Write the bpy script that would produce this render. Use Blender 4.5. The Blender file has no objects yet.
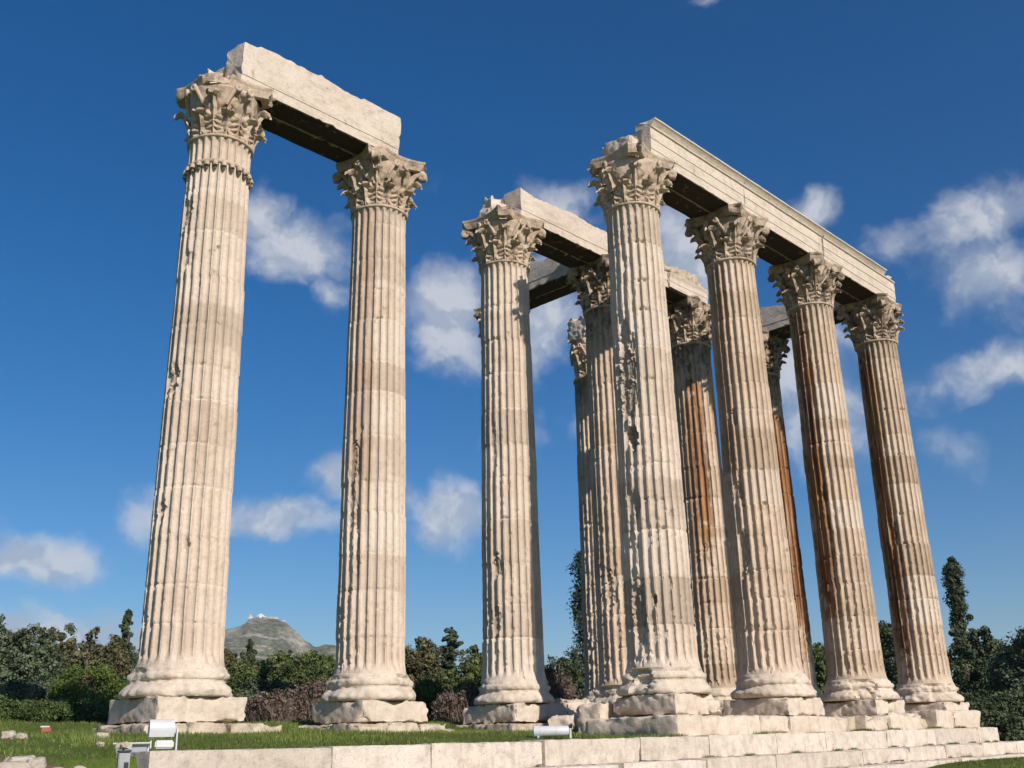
import bpy, math, numpy as np
from mathutils import Vector, Matrix

# ------------------------------------------------------------------ scene, camera, light
scene = bpy.context.scene
COL = scene.collection
R = math.radians

PITCH, ROLL, YAW, FOCAL = 0.332941, -0.024516, 0.757290, 1053.79
EYE = np.array([-23.709, -17.137, 0.0])          # eye level is z = 0
_F = np.array([math.cos(YAW), math.sin(YAW), 0.0])
_R = np.array([math.sin(YAW), -math.cos(YAW), 0.0])
_U = np.array([0.0, 0.0, 1.0])
FWD = _F * math.cos(PITCH) + _U * math.sin(PITCH)
UP0 = _U * math.cos(PITCH) - _F * math.sin(PITCH)
CX = _R * math.cos(ROLL) + UP0 * math.sin(ROLL)
CY = UP0 * math.cos(ROLL) - _R * math.sin(ROLL)

cam = bpy.data.cameras.new('camera')
cam.sensor_width = 36.0
cam.lens = FOCAL * 36.0 / 1024.0
cam.clip_start = 0.1
cam.clip_end = 20000.0
camo = bpy.data.objects.new('camera', cam)
COL.objects.link(camo)
camo.matrix_world = Matrix(((CX[0], CY[0], -FWD[0], EYE[0]), (CX[1], CY[1], -FWD[1], EYE[1]),
                            (CX[2], CY[2], -FWD[2], EYE[2]), (0, 0, 0, 1)))
scene.camera = camo

SUN_ANGLE = R(259.5)       # direction towards the sun in plan, counter-clockwise from +X
SUN_ELEV = R(31.0)
sun = bpy.data.lights.new('sun', 'SUN')
sun.energy = 4.4
sun.angle = R(0.53)
sun.color = (1.0, 0.915, 0.815)
suno = bpy.data.objects.new('sun', sun)
COL.objects.link(suno)
_s = Vector((math.cos(SUN_ANGLE) * math.cos(SUN_ELEV), math.sin(SUN_ANGLE) * math.cos(SUN_ELEV), math.sin(SUN_ELEV)))
suno.rotation_euler = _s.to_track_quat('Z', 'Y').to_euler()
suno.location = (0, -30, 40)

world = bpy.data.worlds.new('World')
scene.world = world
world.use_nodes = True
scene.view_settings.view_transform = 'Standard'
scene.view_settings.look = 'None'
scene.view_settings.exposure = 0.25
scene.view_settings.gamma = 1.0
scene.view_settings.use_curve_mapping = False


def pix_dir(x, y):
    """world direction seen at a place in the photograph; used for far things given as bearings"""
    d = FWD + CX * ((x - 512) / FOCAL) - CY * ((y - 384) / FOCAL)
    return d / np.linalg.norm(d)


def at(x, dist, z=0.0, y=745.0):
    """point at a bearing and a horizontal distance from the viewpoint"""
    d = pix_dir(x, y)
    h = d[:2] / np.hypot(d[0], d[1])
    return np.array([EYE[0] + h[0] * dist, EYE[1] + h[1] * dist, z])


def build_world():
    nt = world.node_tree
    nt.nodes.clear()
    N = nt.nodes.new
    L = nt.links.new
    out = N('ShaderNodeOutputWorld')
    bg = N('ShaderNodeBackground')
    L(bg.outputs[0], out.inputs[0])
    sky = N('ShaderNodeTexSky')
    sky.sky_type = 'NISHITA'
    sky.sun_disc = False
    sky.sun_elevation = SUN_ELEV
    # NISHITA: rotation 0 puts the sun at +Y and grows clockwise seen from above
    sky.sun_rotation = R(90.0) - SUN_ANGLE
    sky.altitude = 100.0
    sky.air_density = 1.0
    sky.dust_density = 0.25
    sky.ozone_density = 4.2
    bg.inputs['Strength'].default_value = 0.064
    hsv = N('ShaderNodeHueSaturation')
    hsv.inputs['Hue'].default_value = 0.504
    hsv.inputs['Saturation'].default_value = 1.36
    hsv.inputs['Value'].default_value = 1.25
    L(sky.outputs[0], hsv.inputs['Color'])
    tc = N('ShaderNodeTexCoord')
    # gentle domain warp gives the clouds their torn outline
    nz = N('ShaderNodeTexNoise')
    nz.inputs['Scale'].default_value = 9.0
    nz.inputs['Detail'].default_value = 5.0
    nz.inputs['Roughness'].default_value = 0.6
    L(tc.outputs['Generated'], nz.inputs['Vector'])
    sub = N('ShaderNodeVectorMath'); sub.operation = 'SUBTRACT'
    L(nz.outputs['Color'], sub.inputs[0]); sub.inputs[1].default_value = (0.5, 0.5, 0.5)
    scl = N('ShaderNodeVectorMath'); scl.operation = 'SCALE'
    L(sub.outputs[0], scl.inputs[0]); scl.inputs['Scale'].default_value = 0.07
    add = N('ShaderNodeVectorMath'); add.operation = 'ADD'
    L(tc.outputs['Generated'], add.inputs[0]); L(scl.outputs[0], add.inputs[1])
    # bearing x, height y, width, height, strength of each cloud bank
    clouds = [(265, 215, 40, 34, .75), (300, 245, 62, 40, .95), (327, 299, 24, 20, .6), (445, 310, 55, 62, 1.05),
              (437, 172, 26, 16, .12), (548, 325, 42, 52, .9), (560, 215, 60, 42, .6), (690, 245, 60, 50, 1.0),
              (815, 208, 26, 22, .8), (970, 222, 85, 36, .70), (985, 285, 62, 52, .68), (1000, 368, 60, 26, .72),
              (945, 385, 60, 22, .33), (790, 350, 60, 60, .9), (830, 420, 60, 60, .7), (268, 520, 72, 28, 1.0), (140, 512, 30, 24, .45),
              (330, 482, 36, 28, .95), (445, 510, 62, 44, .9), (410, 500, 40, 36, .6), (25, 560, 62, 26, .95), (75, 655, 75, 34, 1.25),
              (20, 640, 60, 22, .8), (50, 617, 26, 9, .4), (940, 450, 30, 30, .12), (718, 2, 22, 8, .5), (545, 430, 50, 24, .35),
              (595, 420, 45, 25, .5), (160, 650, 70, 26, .9), (585, 200, 40, 30, .5), (1120, 250, 90, 60, .9), (-120, 520, 90, 50, .8),
              (-200, 300, 90, 60, .7), (1250, 420, 90, 50, .8)]
    prev = None
    for (x, y, w, h, s) in clouds:
        c = pix_dir(x, y)
        fw = Vector(c)
        right = fw.cross(Vector((0, 0, 1))).normalized()
        up = right.cross(fw).normalized()
        # width lies along the picture's horizon, close to the true horizon
        m = Matrix((right, fw, up)).transposed()
        mp = N('ShaderNodeMapping'); mp.vector_type = 'TEXTURE'
        mp.inputs['Location'].default_value = tuple(c)
        mp.inputs['Rotation'].default_value = m.to_euler()
        k = 1.25 / FOCAL
        mp.inputs['Scale'].default_value = (w * k, 1.0, h * k)
        L(add.outputs[0], mp.inputs['Vector'])
        ln = N('ShaderNodeVectorMath'); ln.operation = 'LENGTH'
        L(mp.outputs[0], ln.inputs[0])
        ma = N('ShaderNodeMath'); ma.operation = 'MULTIPLY_ADD'
        L(ln.outputs['Value'], ma.inputs[0]); ma.inputs[1].default_value = -s; ma.inputs[2].default_value = s
        if prev is None:
            prev = ma
        else:
            mx = N('ShaderNodeMath'); mx.operation = 'MAXIMUM'
            L(prev.outputs[0], mx.inputs[0]); L(ma.outputs[0], mx.inputs[1])
            prev = mx
    def cnoise(vec):
        n2 = N('ShaderNodeTexNoise')
        n2.inputs['Scale'].default_value = 14.0
        n2.inputs['Detail'].default_value = 6.0
        n2.inputs['Roughness'].default_value = 0.52
        L(vec, n2.inputs['Vector'])
        return n2.outputs['Fac']
    na = cnoise(add.outputs[0])
    # the same billows sampled a little towards the sun: the difference lights their sunny sides
    off = N('ShaderNodeVectorMath'); off.operation = 'ADD'
    L(add.outputs[0], off.inputs[0]); off.inputs[1].default_value = (_s.x * 0.010, _s.y * 0.010, _s.z * 0.010 + 0.008)
    nb = cnoise(off.outputs[0])
    nm = N('ShaderNodeMath'); nm.operation = 'MULTIPLY_ADD'
    L(na, nm.inputs[0]); nm.inputs[1].default_value = 1.25; nm.inputs[2].default_value = -0.62
    sm = N('ShaderNodeMath'); sm.operation = 'ADD'
    L(prev.outputs[0], sm.inputs[0]); L(nm.outputs[0], sm.inputs[1])
    mr = N('ShaderNodeMapRange'); mr.interpolation_type = 'SMOOTHSTEP'
    L(sm.outputs[0], mr.inputs['Value'])
    mr.inputs['From Min'].default_value = 0.08; mr.inputs['From Max'].default_value = 0.72
    mr.inputs['To Min'].default_value = 0.0; mr.inputs['To Max'].default_value = 0.80
    df = N('ShaderNodeMath'); df.operation = 'SUBTRACT'
    L(na, df.inputs[0]); L(nb, df.inputs[1])
    lit = N('ShaderNodeMapRange')
    L(df.outputs[0], lit.inputs['Value'])
    lit.inputs['From Min'].default_value = -0.05; lit.inputs['From Max'].default_value = 0.06
    cr = N('ShaderNodeValToRGB')
    cr.color_ramp.elements[0].position = 0.1; cr.color_ramp.elements[0].color = (6.0, 6.7, 8.0, 1)
    cr.color_ramp.elements[1].position = 0.9; cr.color_ramp.elements[1].color = (9.2, 9.4, 9.9, 1)
    L(lit.outputs[0], cr.inputs[0])
    mix = N('ShaderNodeMix'); mix.data_type = 'RGBA'
    L(mr.outputs[0], mix.inputs['Factor']); L(hsv.outputs[0], mix.inputs['A']); L(cr.outputs[0], mix.inputs['B'])
    L(mix.outputs['Result'], bg.inputs['Color'])


build_world()

# ------------------------------------------------------------------ numeric helpers


def _hash(ix, iy, iz, seed):
    h = (ix.astype(np.uint32) * np.uint32(374761393)) ^ (iy.astype(np.uint32) * np.uint32(668265263)) ^ \
        (iz.astype(np.uint32) * np.uint32(2147483647)) ^ np.uint32((seed * 974634777 + 12345) & 0xffffffff)
    h ^= h >> np.uint32(13)
    h *= np.uint32(1274126177)
    h ^= h >> np.uint32(16)
    h *= np.uint32(2246822519)
    h ^= h >> np.uint32(15)
    return (h & np.uint32(0xffffff)).astype(np.float64) / 8388607.5 - 1.0


def vnoise(P, seed=0):
    P = np.asarray(P, float)
    f = np.floor(P)
    i = f.astype(np.int64)
    t = P - f
    t = t * t * (3 - 2 * t)
    r = 0
    for dx in (0, 1):
        wx = t[..., 0] if dx else 1 - t[..., 0]
        for dy in (0, 1):
            wy = t[..., 1] if dy else 1 - t[..., 1]
            for dz in (0, 1):
                wz = t[..., 2] if dz else 1 - t[..., 2]
                r = r + wx * wy * wz * _hash(i[..., 0] + dx, i[..., 1] + dy, i[..., 2] + dz, seed)
    return r


def fbm(P, octaves=3, seed=0, gain=0.5):
    P = np.asarray(P, float)
    a, s, r = 1.0, 0.0, 0
    for k in range(octaves):
        r = r + a * vnoise(P * (2.03 ** k) + 17.3 * k, seed + k)
        s += a
        a *= gain
    return r / s * 1.6


def sst(a, b, x):
    t = np.clip((x - a) / (b - a), 0, 1)
    return t * t * (3 - 2 * t)


def mesh_from(name, V, F, attrs=None, smooth=40.0, mats=None, midx=None):
    """F: (n,3) or (n,4) array, or a list of such arrays"""
    V = np.asarray(V, np.float32)
    Fs = F if isinstance(F, list) else [F]
    Fs = [np.asarray(f, np.int32) for f in Fs if len(f)]
    me = bpy.data.meshes.new(name)
    me.vertices.add(len(V))
    me.vertices.foreach_set('co', V.ravel())
    nl = sum(f.size for f in Fs)
    npoly = sum(len(f) for f in Fs)
    me.loops.add(nl)
    me.polygons.add(npoly)
    me.loops.foreach_set('vertex_index', np.concatenate([f.ravel() for f in Fs]))
    starts, o = [], 0
    for f in Fs:
        k = f.shape[1]
        starts.append(o + np.arange(len(f)) * k)
        o += f.size
    me.polygons.foreach_set('loop_start', np.concatenate(starts).astype(np.int32))
    if midx is not None:
        me.polygons.foreach_set('material_index', np.asarray(midx, np.int32))
    me.update(calc_edges=True)
    if attrs:
        for k, a in attrs.items():
            at_ = me.attributes.new(k, 'FLOAT', 'POINT')
            at_.data.foreach_set('value', np.asarray(a, np.float32).ravel())
    if smooth is not None:
        me.polygons.foreach_set('use_smooth', np.ones(npoly, bool))
        if smooth < 179:
            me.set_sharp_from_angle(angle=R(smooth))
    me.validate()
    return me


def obj(name, me, mat=None, parent=None, loc=(0, 0, 0), rotz=0.0):
    o = bpy.data.objects.new(name, me)
    COL.objects.link(o)
    if mat is not None and len(me.materials) == 0:
        me.materials.append(mat)
    o.location = loc
    o.rotation_euler = (0, 0, rotz)
    if parent is not None:
        o.parent = parent
    return o


def tag(o, label, cat, group=None):
    o['label'] = label
    o['category'] = cat
    o['kind'] = 'thing'
    if group:
        o['group'] = group
    return o


def thing(name, label, cat, loc=(0, 0, 0), rotz=0.0, group=None):
    o = bpy.data.objects.new(name, None)
    COL.objects.link(o)
    o.empty_display_size = 0.3
    o.location = loc
    o.rotation_euler = (0, 0, rotz)
    return tag(o, label, cat, group)


def grid_faces(nu, nv, wrap_u=False, base=0):
    """vertices indexed v*nu+u"""
    uu = np.arange(nu if wrap_u else nu - 1)
    vv = np.arange(nv - 1)
    U_, V_ = np.meshgrid(uu, vv)
    U_, V_ = U_.ravel(), V_.ravel()
    U2 = (U_ + 1) % nu
    return np.stack([V_ * nu + U_, V_ * nu + U2, (V_ + 1) * nu + U2, (V_ + 1) * nu + U_], 1) + base


class Acc:
    """collects pieces into one mesh"""

    def __init__(self):
        self.V, self.Q, self.T, self.n = [], [], [], 0
        self.A = {}

    def add(self, V, F, **attrs):
        V = np.asarray(V, float)
        F = np.asarray(F, int)
        self.V.append(V)
        (self.Q if F.shape[1] == 4 else self.T).append(F + self.n)
        for k in attrs:
            if k not in self.A:
                self.A[k] = [np.zeros(self.n)]
        for k in self.A:
            a = attrs.get(k, 0.0)
            self.A[k].append(np.full(len(V), a) if np.isscalar(a) else np.asarray(a, float))
        self.n += len(V)

    def mesh(self, name, smooth=40.0):
        Fs = []
        if self.Q:
            Fs.append(np.concatenate(self.Q))
        if self.T:
            Fs.append(np.concatenate(self.T))
        at_ = {k: np.concatenate(v) for k, v in self.A.items()} if self.A else None
        return mesh_from(name, np.concatenate(self.V), Fs, at_, smooth)


def box_grid(dx, dy, dz, res):
    """closed subdivided box centred on the origin, welded"""
    nx, ny, nz = [max(2, int(round(d / res)) + 1) for d in (dx, dy, dz)]
    xs, ys, zs = [np.linspace(-d / 2, d / 2, n) for d, n in ((dx, nx), (dy, ny), (dz, nz))]
    idx = {}
    V, Q = [], []

    def vid(i, j, k):
        key = (i, j, k)
        if key not in idx:
            idx[key] = len(V)
            V.append((xs[i], ys[j], zs[k]))
        return idx[key]
    for i in range(nx - 1):
        for j in range(ny - 1):
            Q.append((vid(i, j, 0), vid(i, j + 1, 0), vid(i + 1, j + 1, 0), vid(i + 1, j, 0)))
            Q.append((vid(i, j, nz - 1), vid(i + 1, j, nz - 1), vid(i + 1, j + 1, nz - 1), vid(i, j + 1, nz - 1)))
    for i in range(nx - 1):
        for k in range(nz - 1):
            Q.append((vid(i, 0, k), vid(i + 1, 0, k), vid(i + 1, 0, k + 1), vid(i, 0, k + 1)))
            Q.append((vid(i, ny - 1, k), vid(i, ny - 1, k + 1), vid(i + 1, ny - 1, k + 1), vid(i + 1, ny - 1, k)))
    for j in range(ny - 1):
        for k in range(nz - 1):
            Q.append((vid(0, j, k), vid(0, j, k + 1), vid(0, j + 1, k + 1), vid(0, j + 1, k)))
            Q.append((vid(nx - 1, j, k), vid(nx - 1, j + 1, k), vid(nx - 1, j + 1, k + 1), vid(nx - 1, j, k + 1)))
    return np.array(V), np.array(Q)


def rough_block(dx, dy, dz, seed=0, amp=0.06, reach=0.12, rough=0.012, res=0.1, center=(0, 0, 0), rotz=0.0, scale=1.6, nbase=None):
    """a stone block with chipped, worn edges"""
    V, Q = box_grid(dx, dy, dz, res)
    off = np.array([seed * 3.71, seed * 1.93, seed * 0.77])
    h = np.array([dx, dy, dz]) / 2
    d = h - np.abs(V)
    ds = np.sort(d, 1)
    n1 = fbm((V + off) * scale, 3, seed)
    n1 = 0.45 * n1 + 0.55 * np.round(n1 * 3.2 + 0.25 * fbm((V + off) * scale * 2.3, 2, seed + 4)) / 3.2
    n2 = fbm((V + off) * scale * 4, 2, seed + 9)
    A = amp * (0.25 + np.clip(n1 * 1.9, 0, 2.2) + 0.25 * n2)
    e = np.exp(-ds[:, 1] / reach)
    W = V.copy()
    for a in range(3):
        W[:, a] -= np.sign(V[:, a]) * A * e * np.exp(-d[:, a] / reach)
        W[:, a] -= np.sign(V[:, a]) * (d[:, a] < 1e-6) * rough * (0.5 + n2 * 0.9 + n1 * 0.6)
    c, s = math.cos(rotz), math.sin(rotz)
    X = W[:, 0] * c - W[:, 1] * s
    Y = W[:, 0] * s + W[:, 1] * c
    W = np.stack([X, Y, W[:, 2]], 1) + np.array(center)
    return W, Q


def rock_mesh(dx, dy, dz, seed, center, rotz):
    """a loose rock: half way between a box and an ellipsoid, with flat broken faces"""
    V, Q = box_grid(2.0, 2.0, 2.0, 0.2)
    n = V / np.linalg.norm(V, axis=1)[:, None]
    W = V * 0.38 + n * 0.62
    f = fbm(n * 1.3 + seed * 3.7, 3, seed)
    W *= (1 + 0.22 * (0.4 * f + 0.6 * np.round(f * 3) / 3) + 0.05 * fbm(n * 5 + seed, 2, seed + 3))[:, None]
    W *= np.array([dx, dy, dz]) / 2
    c, s = math.cos(rotz), math.sin(rotz)
    return np.stack([W[:, 0] * c - W[:, 1] * s, W[:, 0] * s + W[:, 1] * c, W[:, 2]], 1) + np.array(center), Q


def lathe(profile, n=64, noise=0.0, seed=0, scale=2.0, cap=True):
    pr = np.array(profile, float)
    th = np.linspace(0, 2 * np.pi, n, endpoint=False)
    r = np.repeat(pr[:, 0][:, None], n, 1)
    z = np.repeat(pr[:, 1][:, None], n, 1)
    if noise:
        P = np.stack([r * np.cos(th) * scale + seed * 5.1, r * np.sin(th) * scale, z * scale * 1.5], -1)
        nn = fbm(P, 3, seed)
        r = r - noise * np.clip(nn * 1.6 + 0.1, -0.15, 2.0) * (r > 0.01)
    V = np.stack([r * np.cos(th), r * np.sin(th), z], -1).reshape(-1, 3)
    return V, grid_faces(n, len(pr), True)


def tube(path, radii, n=8, cap=True, flat=None):
    """swept round tube; flat=(axis, factor) squashes it along a fixed axis"""
    P = np.array(path, float)
    m = len(P)
    T = np.gradient(P, axis=0)
    T /= np.linalg.norm(T, axis=1)[:, None] + 1e-9
    ref = np.array([0, 0, 1.0]) if abs(T[0, 2]) < 0.9 else np.array([1.0, 0, 0])
    V = []
    rr = np.broadcast_to(np.asarray(radii, float), (m,))
    for i in range(m):
        a = np.cross(T[i], ref)
        a /= np.linalg.norm(a) + 1e-9
        b = np.cross(a, T[i])
        for k in range(n):
            t = 2 * np.pi * k / n
            V.append(P[i] + rr[i] * (a * math.cos(t) + b * math.sin(t)))
    F = list(map(tuple, grid_faces(n, m, True)))
    V = np.array(V)
    if cap:
        c0, c1 = len(V), len(V) + 1
        V = np.vstack([V, P[0], P[-1]])
        T0 = [(c0, (k + 1) % n, k, k) for k in range(n)]
        T1 = [(c1, (m - 1) * n + k, (m - 1) * n + (k + 1) % n, (m - 1) * n + (k + 1) % n) for k in range(n)]
        return V, np.array(F), np.array([t[:3] for t in T0] + [t[:3] for t in T1])
    return V, np.array(F), np.zeros((0, 3), int)


# ------------------------------------------------------------------ materials

def mat_new(name):
    m = bpy.data.materials.new(name)
    m.use_nodes = True
    nt = m.node_tree
    b = nt.nodes['Principled BSDF']
    return m, nt, b


def ramp(nt, fac, stops):
    r = nt.nodes.new('ShaderNodeValToRGB')
    els = r.color_ramp.elements
    while len(els) < len(stops):
        els.new(0.5)
    for e, (p, c) in zip(els, stops):
        e.position = p
        e.color = (*c, 1)
    if fac is not None:
        nt.links.new(fac, r.inputs[0])
    return r.outputs[0]


def noise(nt, vec, scale, detail=4, rough=0.6, dist=0.0):
    n = nt.nodes.new('ShaderNodeTexNoise')
    n.inputs['Scale'].default_value = scale
    n.inputs['Detail'].default_value = detail
    n.inputs['Roughness'].default_value = rough
    n.inputs['Distortion'].default_value = dist
    if vec is not None:
        nt.links.new(vec, n.inputs['Vector'])
    return n.outputs['Fac']


def maprange(nt, v, a, b, c=0.0, d=1.0):
    m = nt.nodes.new('ShaderNodeMapRange')
    nt.links.new(v, m.inputs['Value'])
    for k, x in zip(('From Min', 'From Max', 'To Min', 'To Max'), (a, b, c, d)):
        m.inputs[k].default_value = x
    return m.outputs[0]


def mixc(nt, fac, a, b, mode='MIX'):
    m = nt.nodes.new('ShaderNodeMix')
    m.data_type = 'RGBA'
    m.blend_type = mode
    for k, v in (('Factor', fac), ('A', a), ('B', b)):
        if isinstance(v, (int, float)):
            m.inputs[k].default_value = v
        elif isinstance(v, tuple):
            m.inputs[k].default_value = (*v, 1)
        else:
            nt.links.new(v, m.inputs[k])
    return m.outputs['Result']


def math_(nt, op, a, b):
    m = nt.nodes.new('ShaderNodeMath')
    m.operation = op
    m.use_clamp = False
    for i, v in enumerate((a, b)):
        if isinstance(v, (int, float)):
            m.inputs[i].default_value = v
        else:
            nt.links.new(v, m.inputs[i])
    return m.outputs[0]


def attr(nt, name):
    a = nt.nodes.new('ShaderNodeAttribute')
    a.attribute_name = name
    return a.outputs['Fac']


def stone_mat(name, light, mid, dark, crust_col=(0.055, 0.038, 0.027), crust_lo=0.62, crust_hi=0.75, crust_amt=0.7, streak=0.5, bump=0.5, speck=0.45, streak_scale=(5.0, 5.0, 0.28)):
    m, nt, b = mat_new(name)
    g = nt.nodes.new('ShaderNodeNewGeometry')
    pos = g.outputs['Position']
    mp = nt.nodes.new('ShaderNodeMapping')
    mp.inputs['Scale'].default_value = streak_scale
    nt.links.new(pos, mp.inputs['Vector'])
    n1 = noise(nt, pos, 0.9, 6, 0.62)
    col = ramp(nt, n1, [(0.30, mid), (0.62, light)])
    n2 = noise(nt, pos, 4.5, 6, 0.65)
    col = mixc(nt, maprange(nt, n2, 0.5, 0.72, 0, 0.55), col, dark)
    st = noise(nt, mp.outputs[0], 1.0, 5, 0.6)
    col = mixc(nt, maprange(nt, st, 0.52, 0.72, 0, streak), col, dark)
    # per-drum tint from the mesh: negative is greyer and darker, positive is paler
    t = attr(nt, 'tint')
    col = mixc(nt, maprange(nt, t, 0.0, -1.0, 0, 0.75), col, (mid[0] * .62, mid[1] * .60, mid[2] * .57))
    col = mixc(nt, maprange(nt, t, 0.0, 1.0, 0, 0.5), col, (0.70, 0.62, 0.54))
    # rust coloured run-off stains
    rn = noise(nt, mp.outputs[0], 1.7, 4, 0.6)
    rust = math_(nt, 'MULTIPLY', attr(nt, 'rust'), maprange(nt, rn, 0.30, 0.52, 0.35, 1.0))
    rc = ramp(nt, noise(nt, mp.outputs[0], 1.1, 3, 0.5), [(0.40, (0.14, 0.052, 0.022)), (0.62, (0.36, 0.17, 0.06))])
    col = mixc(nt, rust, col, rc)
    # dark lichen and sooty patches, plus painted shade on undersides and back columns
    cn = noise(nt, pos, 2.6, 7, 0.68, 0.4)
    cr = math_(nt, 'MULTIPLY', maprange(nt, cn, crust_lo, crust_hi, 0, 1), crust_amt)
    so = nt.nodes.new('ShaderNodeAttribute'); so.attribute_type = 'OBJECT'; so.attribute_name = 'soot_shade'
    cr2 = math_(nt, 'MULTIPLY', attr(nt, 'crust_shade'), maprange(nt, cn, 0.36, 0.56, 0.3, 1))
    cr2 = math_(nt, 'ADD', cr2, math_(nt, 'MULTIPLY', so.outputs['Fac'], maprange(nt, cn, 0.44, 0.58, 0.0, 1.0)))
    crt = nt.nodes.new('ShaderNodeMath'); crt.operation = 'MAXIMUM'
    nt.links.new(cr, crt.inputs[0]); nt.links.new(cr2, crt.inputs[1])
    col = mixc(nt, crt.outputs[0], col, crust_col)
    sp = noise(nt, pos, 26.0, 3, 0.7)
    col = mixc(nt, maprange(nt, sp, 0.56, 0.74, 0, speck), col, (dark[0] * .5, dark[1] * .47, dark[2] * .43))
    nt.links.new(col, b.inputs['Base Color'])
    b.inputs['Roughness'].default_value = 0.85
    b.inputs['Specular IOR Level'].default_value = 0.25
    bn = nt.nodes.new('ShaderNodeBump')
    bn.inputs['Strength'].default_value = bump
    bn.inputs['Distance'].default_value = 0.05
    hh = math_(nt, 'ADD', noise(nt, pos, 9.0, 8, 0.7), math_(nt, 'MULTIPLY', sp, -0.25))
    nt.links.new(hh, bn.inputs['Height'])
    nt.links.new(bn.outputs[0], b.inputs['Normal'])
    return m


M = {}
M['marble'] = stone_mat('marble', (0.67, 0.555, 0.452), (0.57, 0.455, 0.357), (0.39, 0.288, 0.212))
M['warm'] = stone_mat('warm weathered marble', (0.63, 0.495, 0.375), (0.51, 0.385, 0.275), (0.33, 0.225, 0.15))
M['capital'] = stone_mat('capital marble', (0.60, 0.48, 0.37), (0.46, 0.345, 0.245), (0.27, 0.18, 0.12), crust_lo=0.54, crust_hi=0.70, crust_amt=0.7)
M['beam'] = stone_mat('beam marble', (0.69, 0.585, 0.482), (0.60, 0.49, 0.392), (0.41, 0.325, 0.24), streak=0.6, streak_scale=(0.9, 0.9, 7.0), crust_lo=0.58, crust_hi=0.74, crust_amt=0.5, speck=0.6, bump=0.7)
M['plinth'] = stone_mat('plinth marble', (0.67, 0.565, 0.462), (0.575, 0.47, 0.373), (0.39, 0.305, 0.225), crust_lo=0.66, crust_hi=0.8)
M['step'] = stone_mat('step marble', (0.70, 0.61, 0.515), (0.61, 0.52, 0.43), (0.33, 0.275, 0.215), crust_lo=0.50, crust_hi=0.68, crust_amt=0.40, streak=0.42, speck=0.65, crust_col=(0.20, 0.165, 0.125))
M['rubble'] = stone_mat('rubble stone', (0.60, 0.515, 0.395), (0.47, 0.375, 0.27), (0.27, 0.20, 0.14), crust_lo=0.50, crust_hi=0.66, crust_amt=0.55, crust_col=(0.14, 0.10, 0.07))
M['rock'] = stone_mat('loose rock', (0.52, 0.46, 0.38), (0.40, 0.34, 0.27), (0.24, 0.2, 0.15), streak=0.0)


def plain_mat(name, col, rough=0.5, var=0.12, metallic=0.0, scale=6.0):
    m, nt, b = mat_new(name)
    g = nt.nodes.new('ShaderNodeNewGeometry')
    n = noise(nt, g.outputs['Position'], scale, 5, 0.65)
    c = ramp(nt, n, [(0.35, tuple(x * (1 - var) for x in col)), (0.65, tuple(min(1, x * (1 + var)) for x in col))])
    nt.links.new(c, b.inputs['Base Color'])
    b.inputs['Roughness'].default_value = rough
    b.inputs['Metallic'].default_value = metallic
    return m


M['white_metal'] = plain_mat('white painted metal', (0.56, 0.57, 0.59), 0.4, 0.06)
M['housing'] = plain_mat('grey lamp housing', (0.30, 0.32, 0.36), 0.45, 0.12)
M['grey_metal'] = plain_mat('grey painted metal', (0.30, 0.31, 0.33), 0.5, 0.15)
M['dark'] = plain_mat('dark opening', (0.03, 0.03, 0.035), 0.7)
M['glass'] = plain_mat('lamp glass', (0.45, 0.50, 0.55), 0.12)
M['red'] = plain_mat('red painted board', (0.36, 0.09, 0.05), 0.5)
M['bark'] = plain_mat('bark', (0.12, 0.085, 0.06), 0.9, 0.35, scale=9)
M['twig'] = plain_mat('dry twigs', (0.20, 0.145, 0.115), 0.9, 0.35, scale=3)
M['plaster'] = plain_mat('white plaster', (0.58, 0.57, 0.55), 0.7, 0.04, scale=0.1)
M['terrace'] = plain_mat('cream masonry', (0.55, 0.50, 0.42), 0.8, 0.15, scale=0.08)
M['tile'] = plain_mat('roof tile', (0.40, 0.20, 0.12), 0.8, 0.2, scale=0.3)


def leaf_mat(name, a, b_, c):
    """a darkest, b_ middle, c lightest leaf colours chosen clump by clump"""
    m, nt, b = mat_new(name)
    v = attr(nt, 'shade')
    g = nt.nodes.new('ShaderNodeNewGeometry')
    n = noise(nt, g.outputs['Position'], 0.8, 4, 0.6)
    f = math_(nt, 'ADD', v, math_(nt, 'MULTIPLY', math_(nt, 'SUBTRACT', n, 0.5), 0.7))
    col = ramp(nt, f, [(0.15, a), (0.5, b_), (0.85, c)])
    nt.links.new(col, b.inputs['Base Color'])
    b.inputs['Roughness'].default_value = 0.75
    b.inputs['Specular IOR Level'].default_value = 0.2
    return m


M['pine'] = leaf_mat('pine needles', (0.043, 0.062, 0.022), (0.086, 0.110, 0.034), (0.144, 0.170, 0.053))
M['bright'] = leaf_mat('bright pine needles', (0.052, 0.082, 0.016), (0.098, 0.145, 0.026), (0.15, 0.195, 0.045))
M['dark_green'] = leaf_mat('dark conifer needles', (0.038, 0.054, 0.027), (0.070, 0.090, 0.043), (0.119, 0.138, 0.068))
M['grey_green'] = leaf_mat('grey green leaves', (0.051, 0.067, 0.034), (0.090, 0.113, 0.060), (0.144, 0.167, 0.098))
M['olive'] = leaf_mat('olive brown leaves', (0.064, 0.064, 0.029), (0.108, 0.103, 0.046), (0.160, 0.145, 0.068))
M['cypress'] = leaf_mat('cypress foliage', (0.029, 0.042, 0.022), (0.056, 0.074, 0.036), (0.094, 0.112, 0.056))
M['brown_shrub'] = leaf_mat('dry brown shrub', (0.085, 0.058, 0.045), (0.14, 0.1, 0.078), (0.2, 0.155, 0.12))
M['hedge'] = leaf_mat('hedge leaves', (0.033, 0.055, 0.018), (0.060, 0.092, 0.027), (0.106, 0.144, 0.045))
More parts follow.
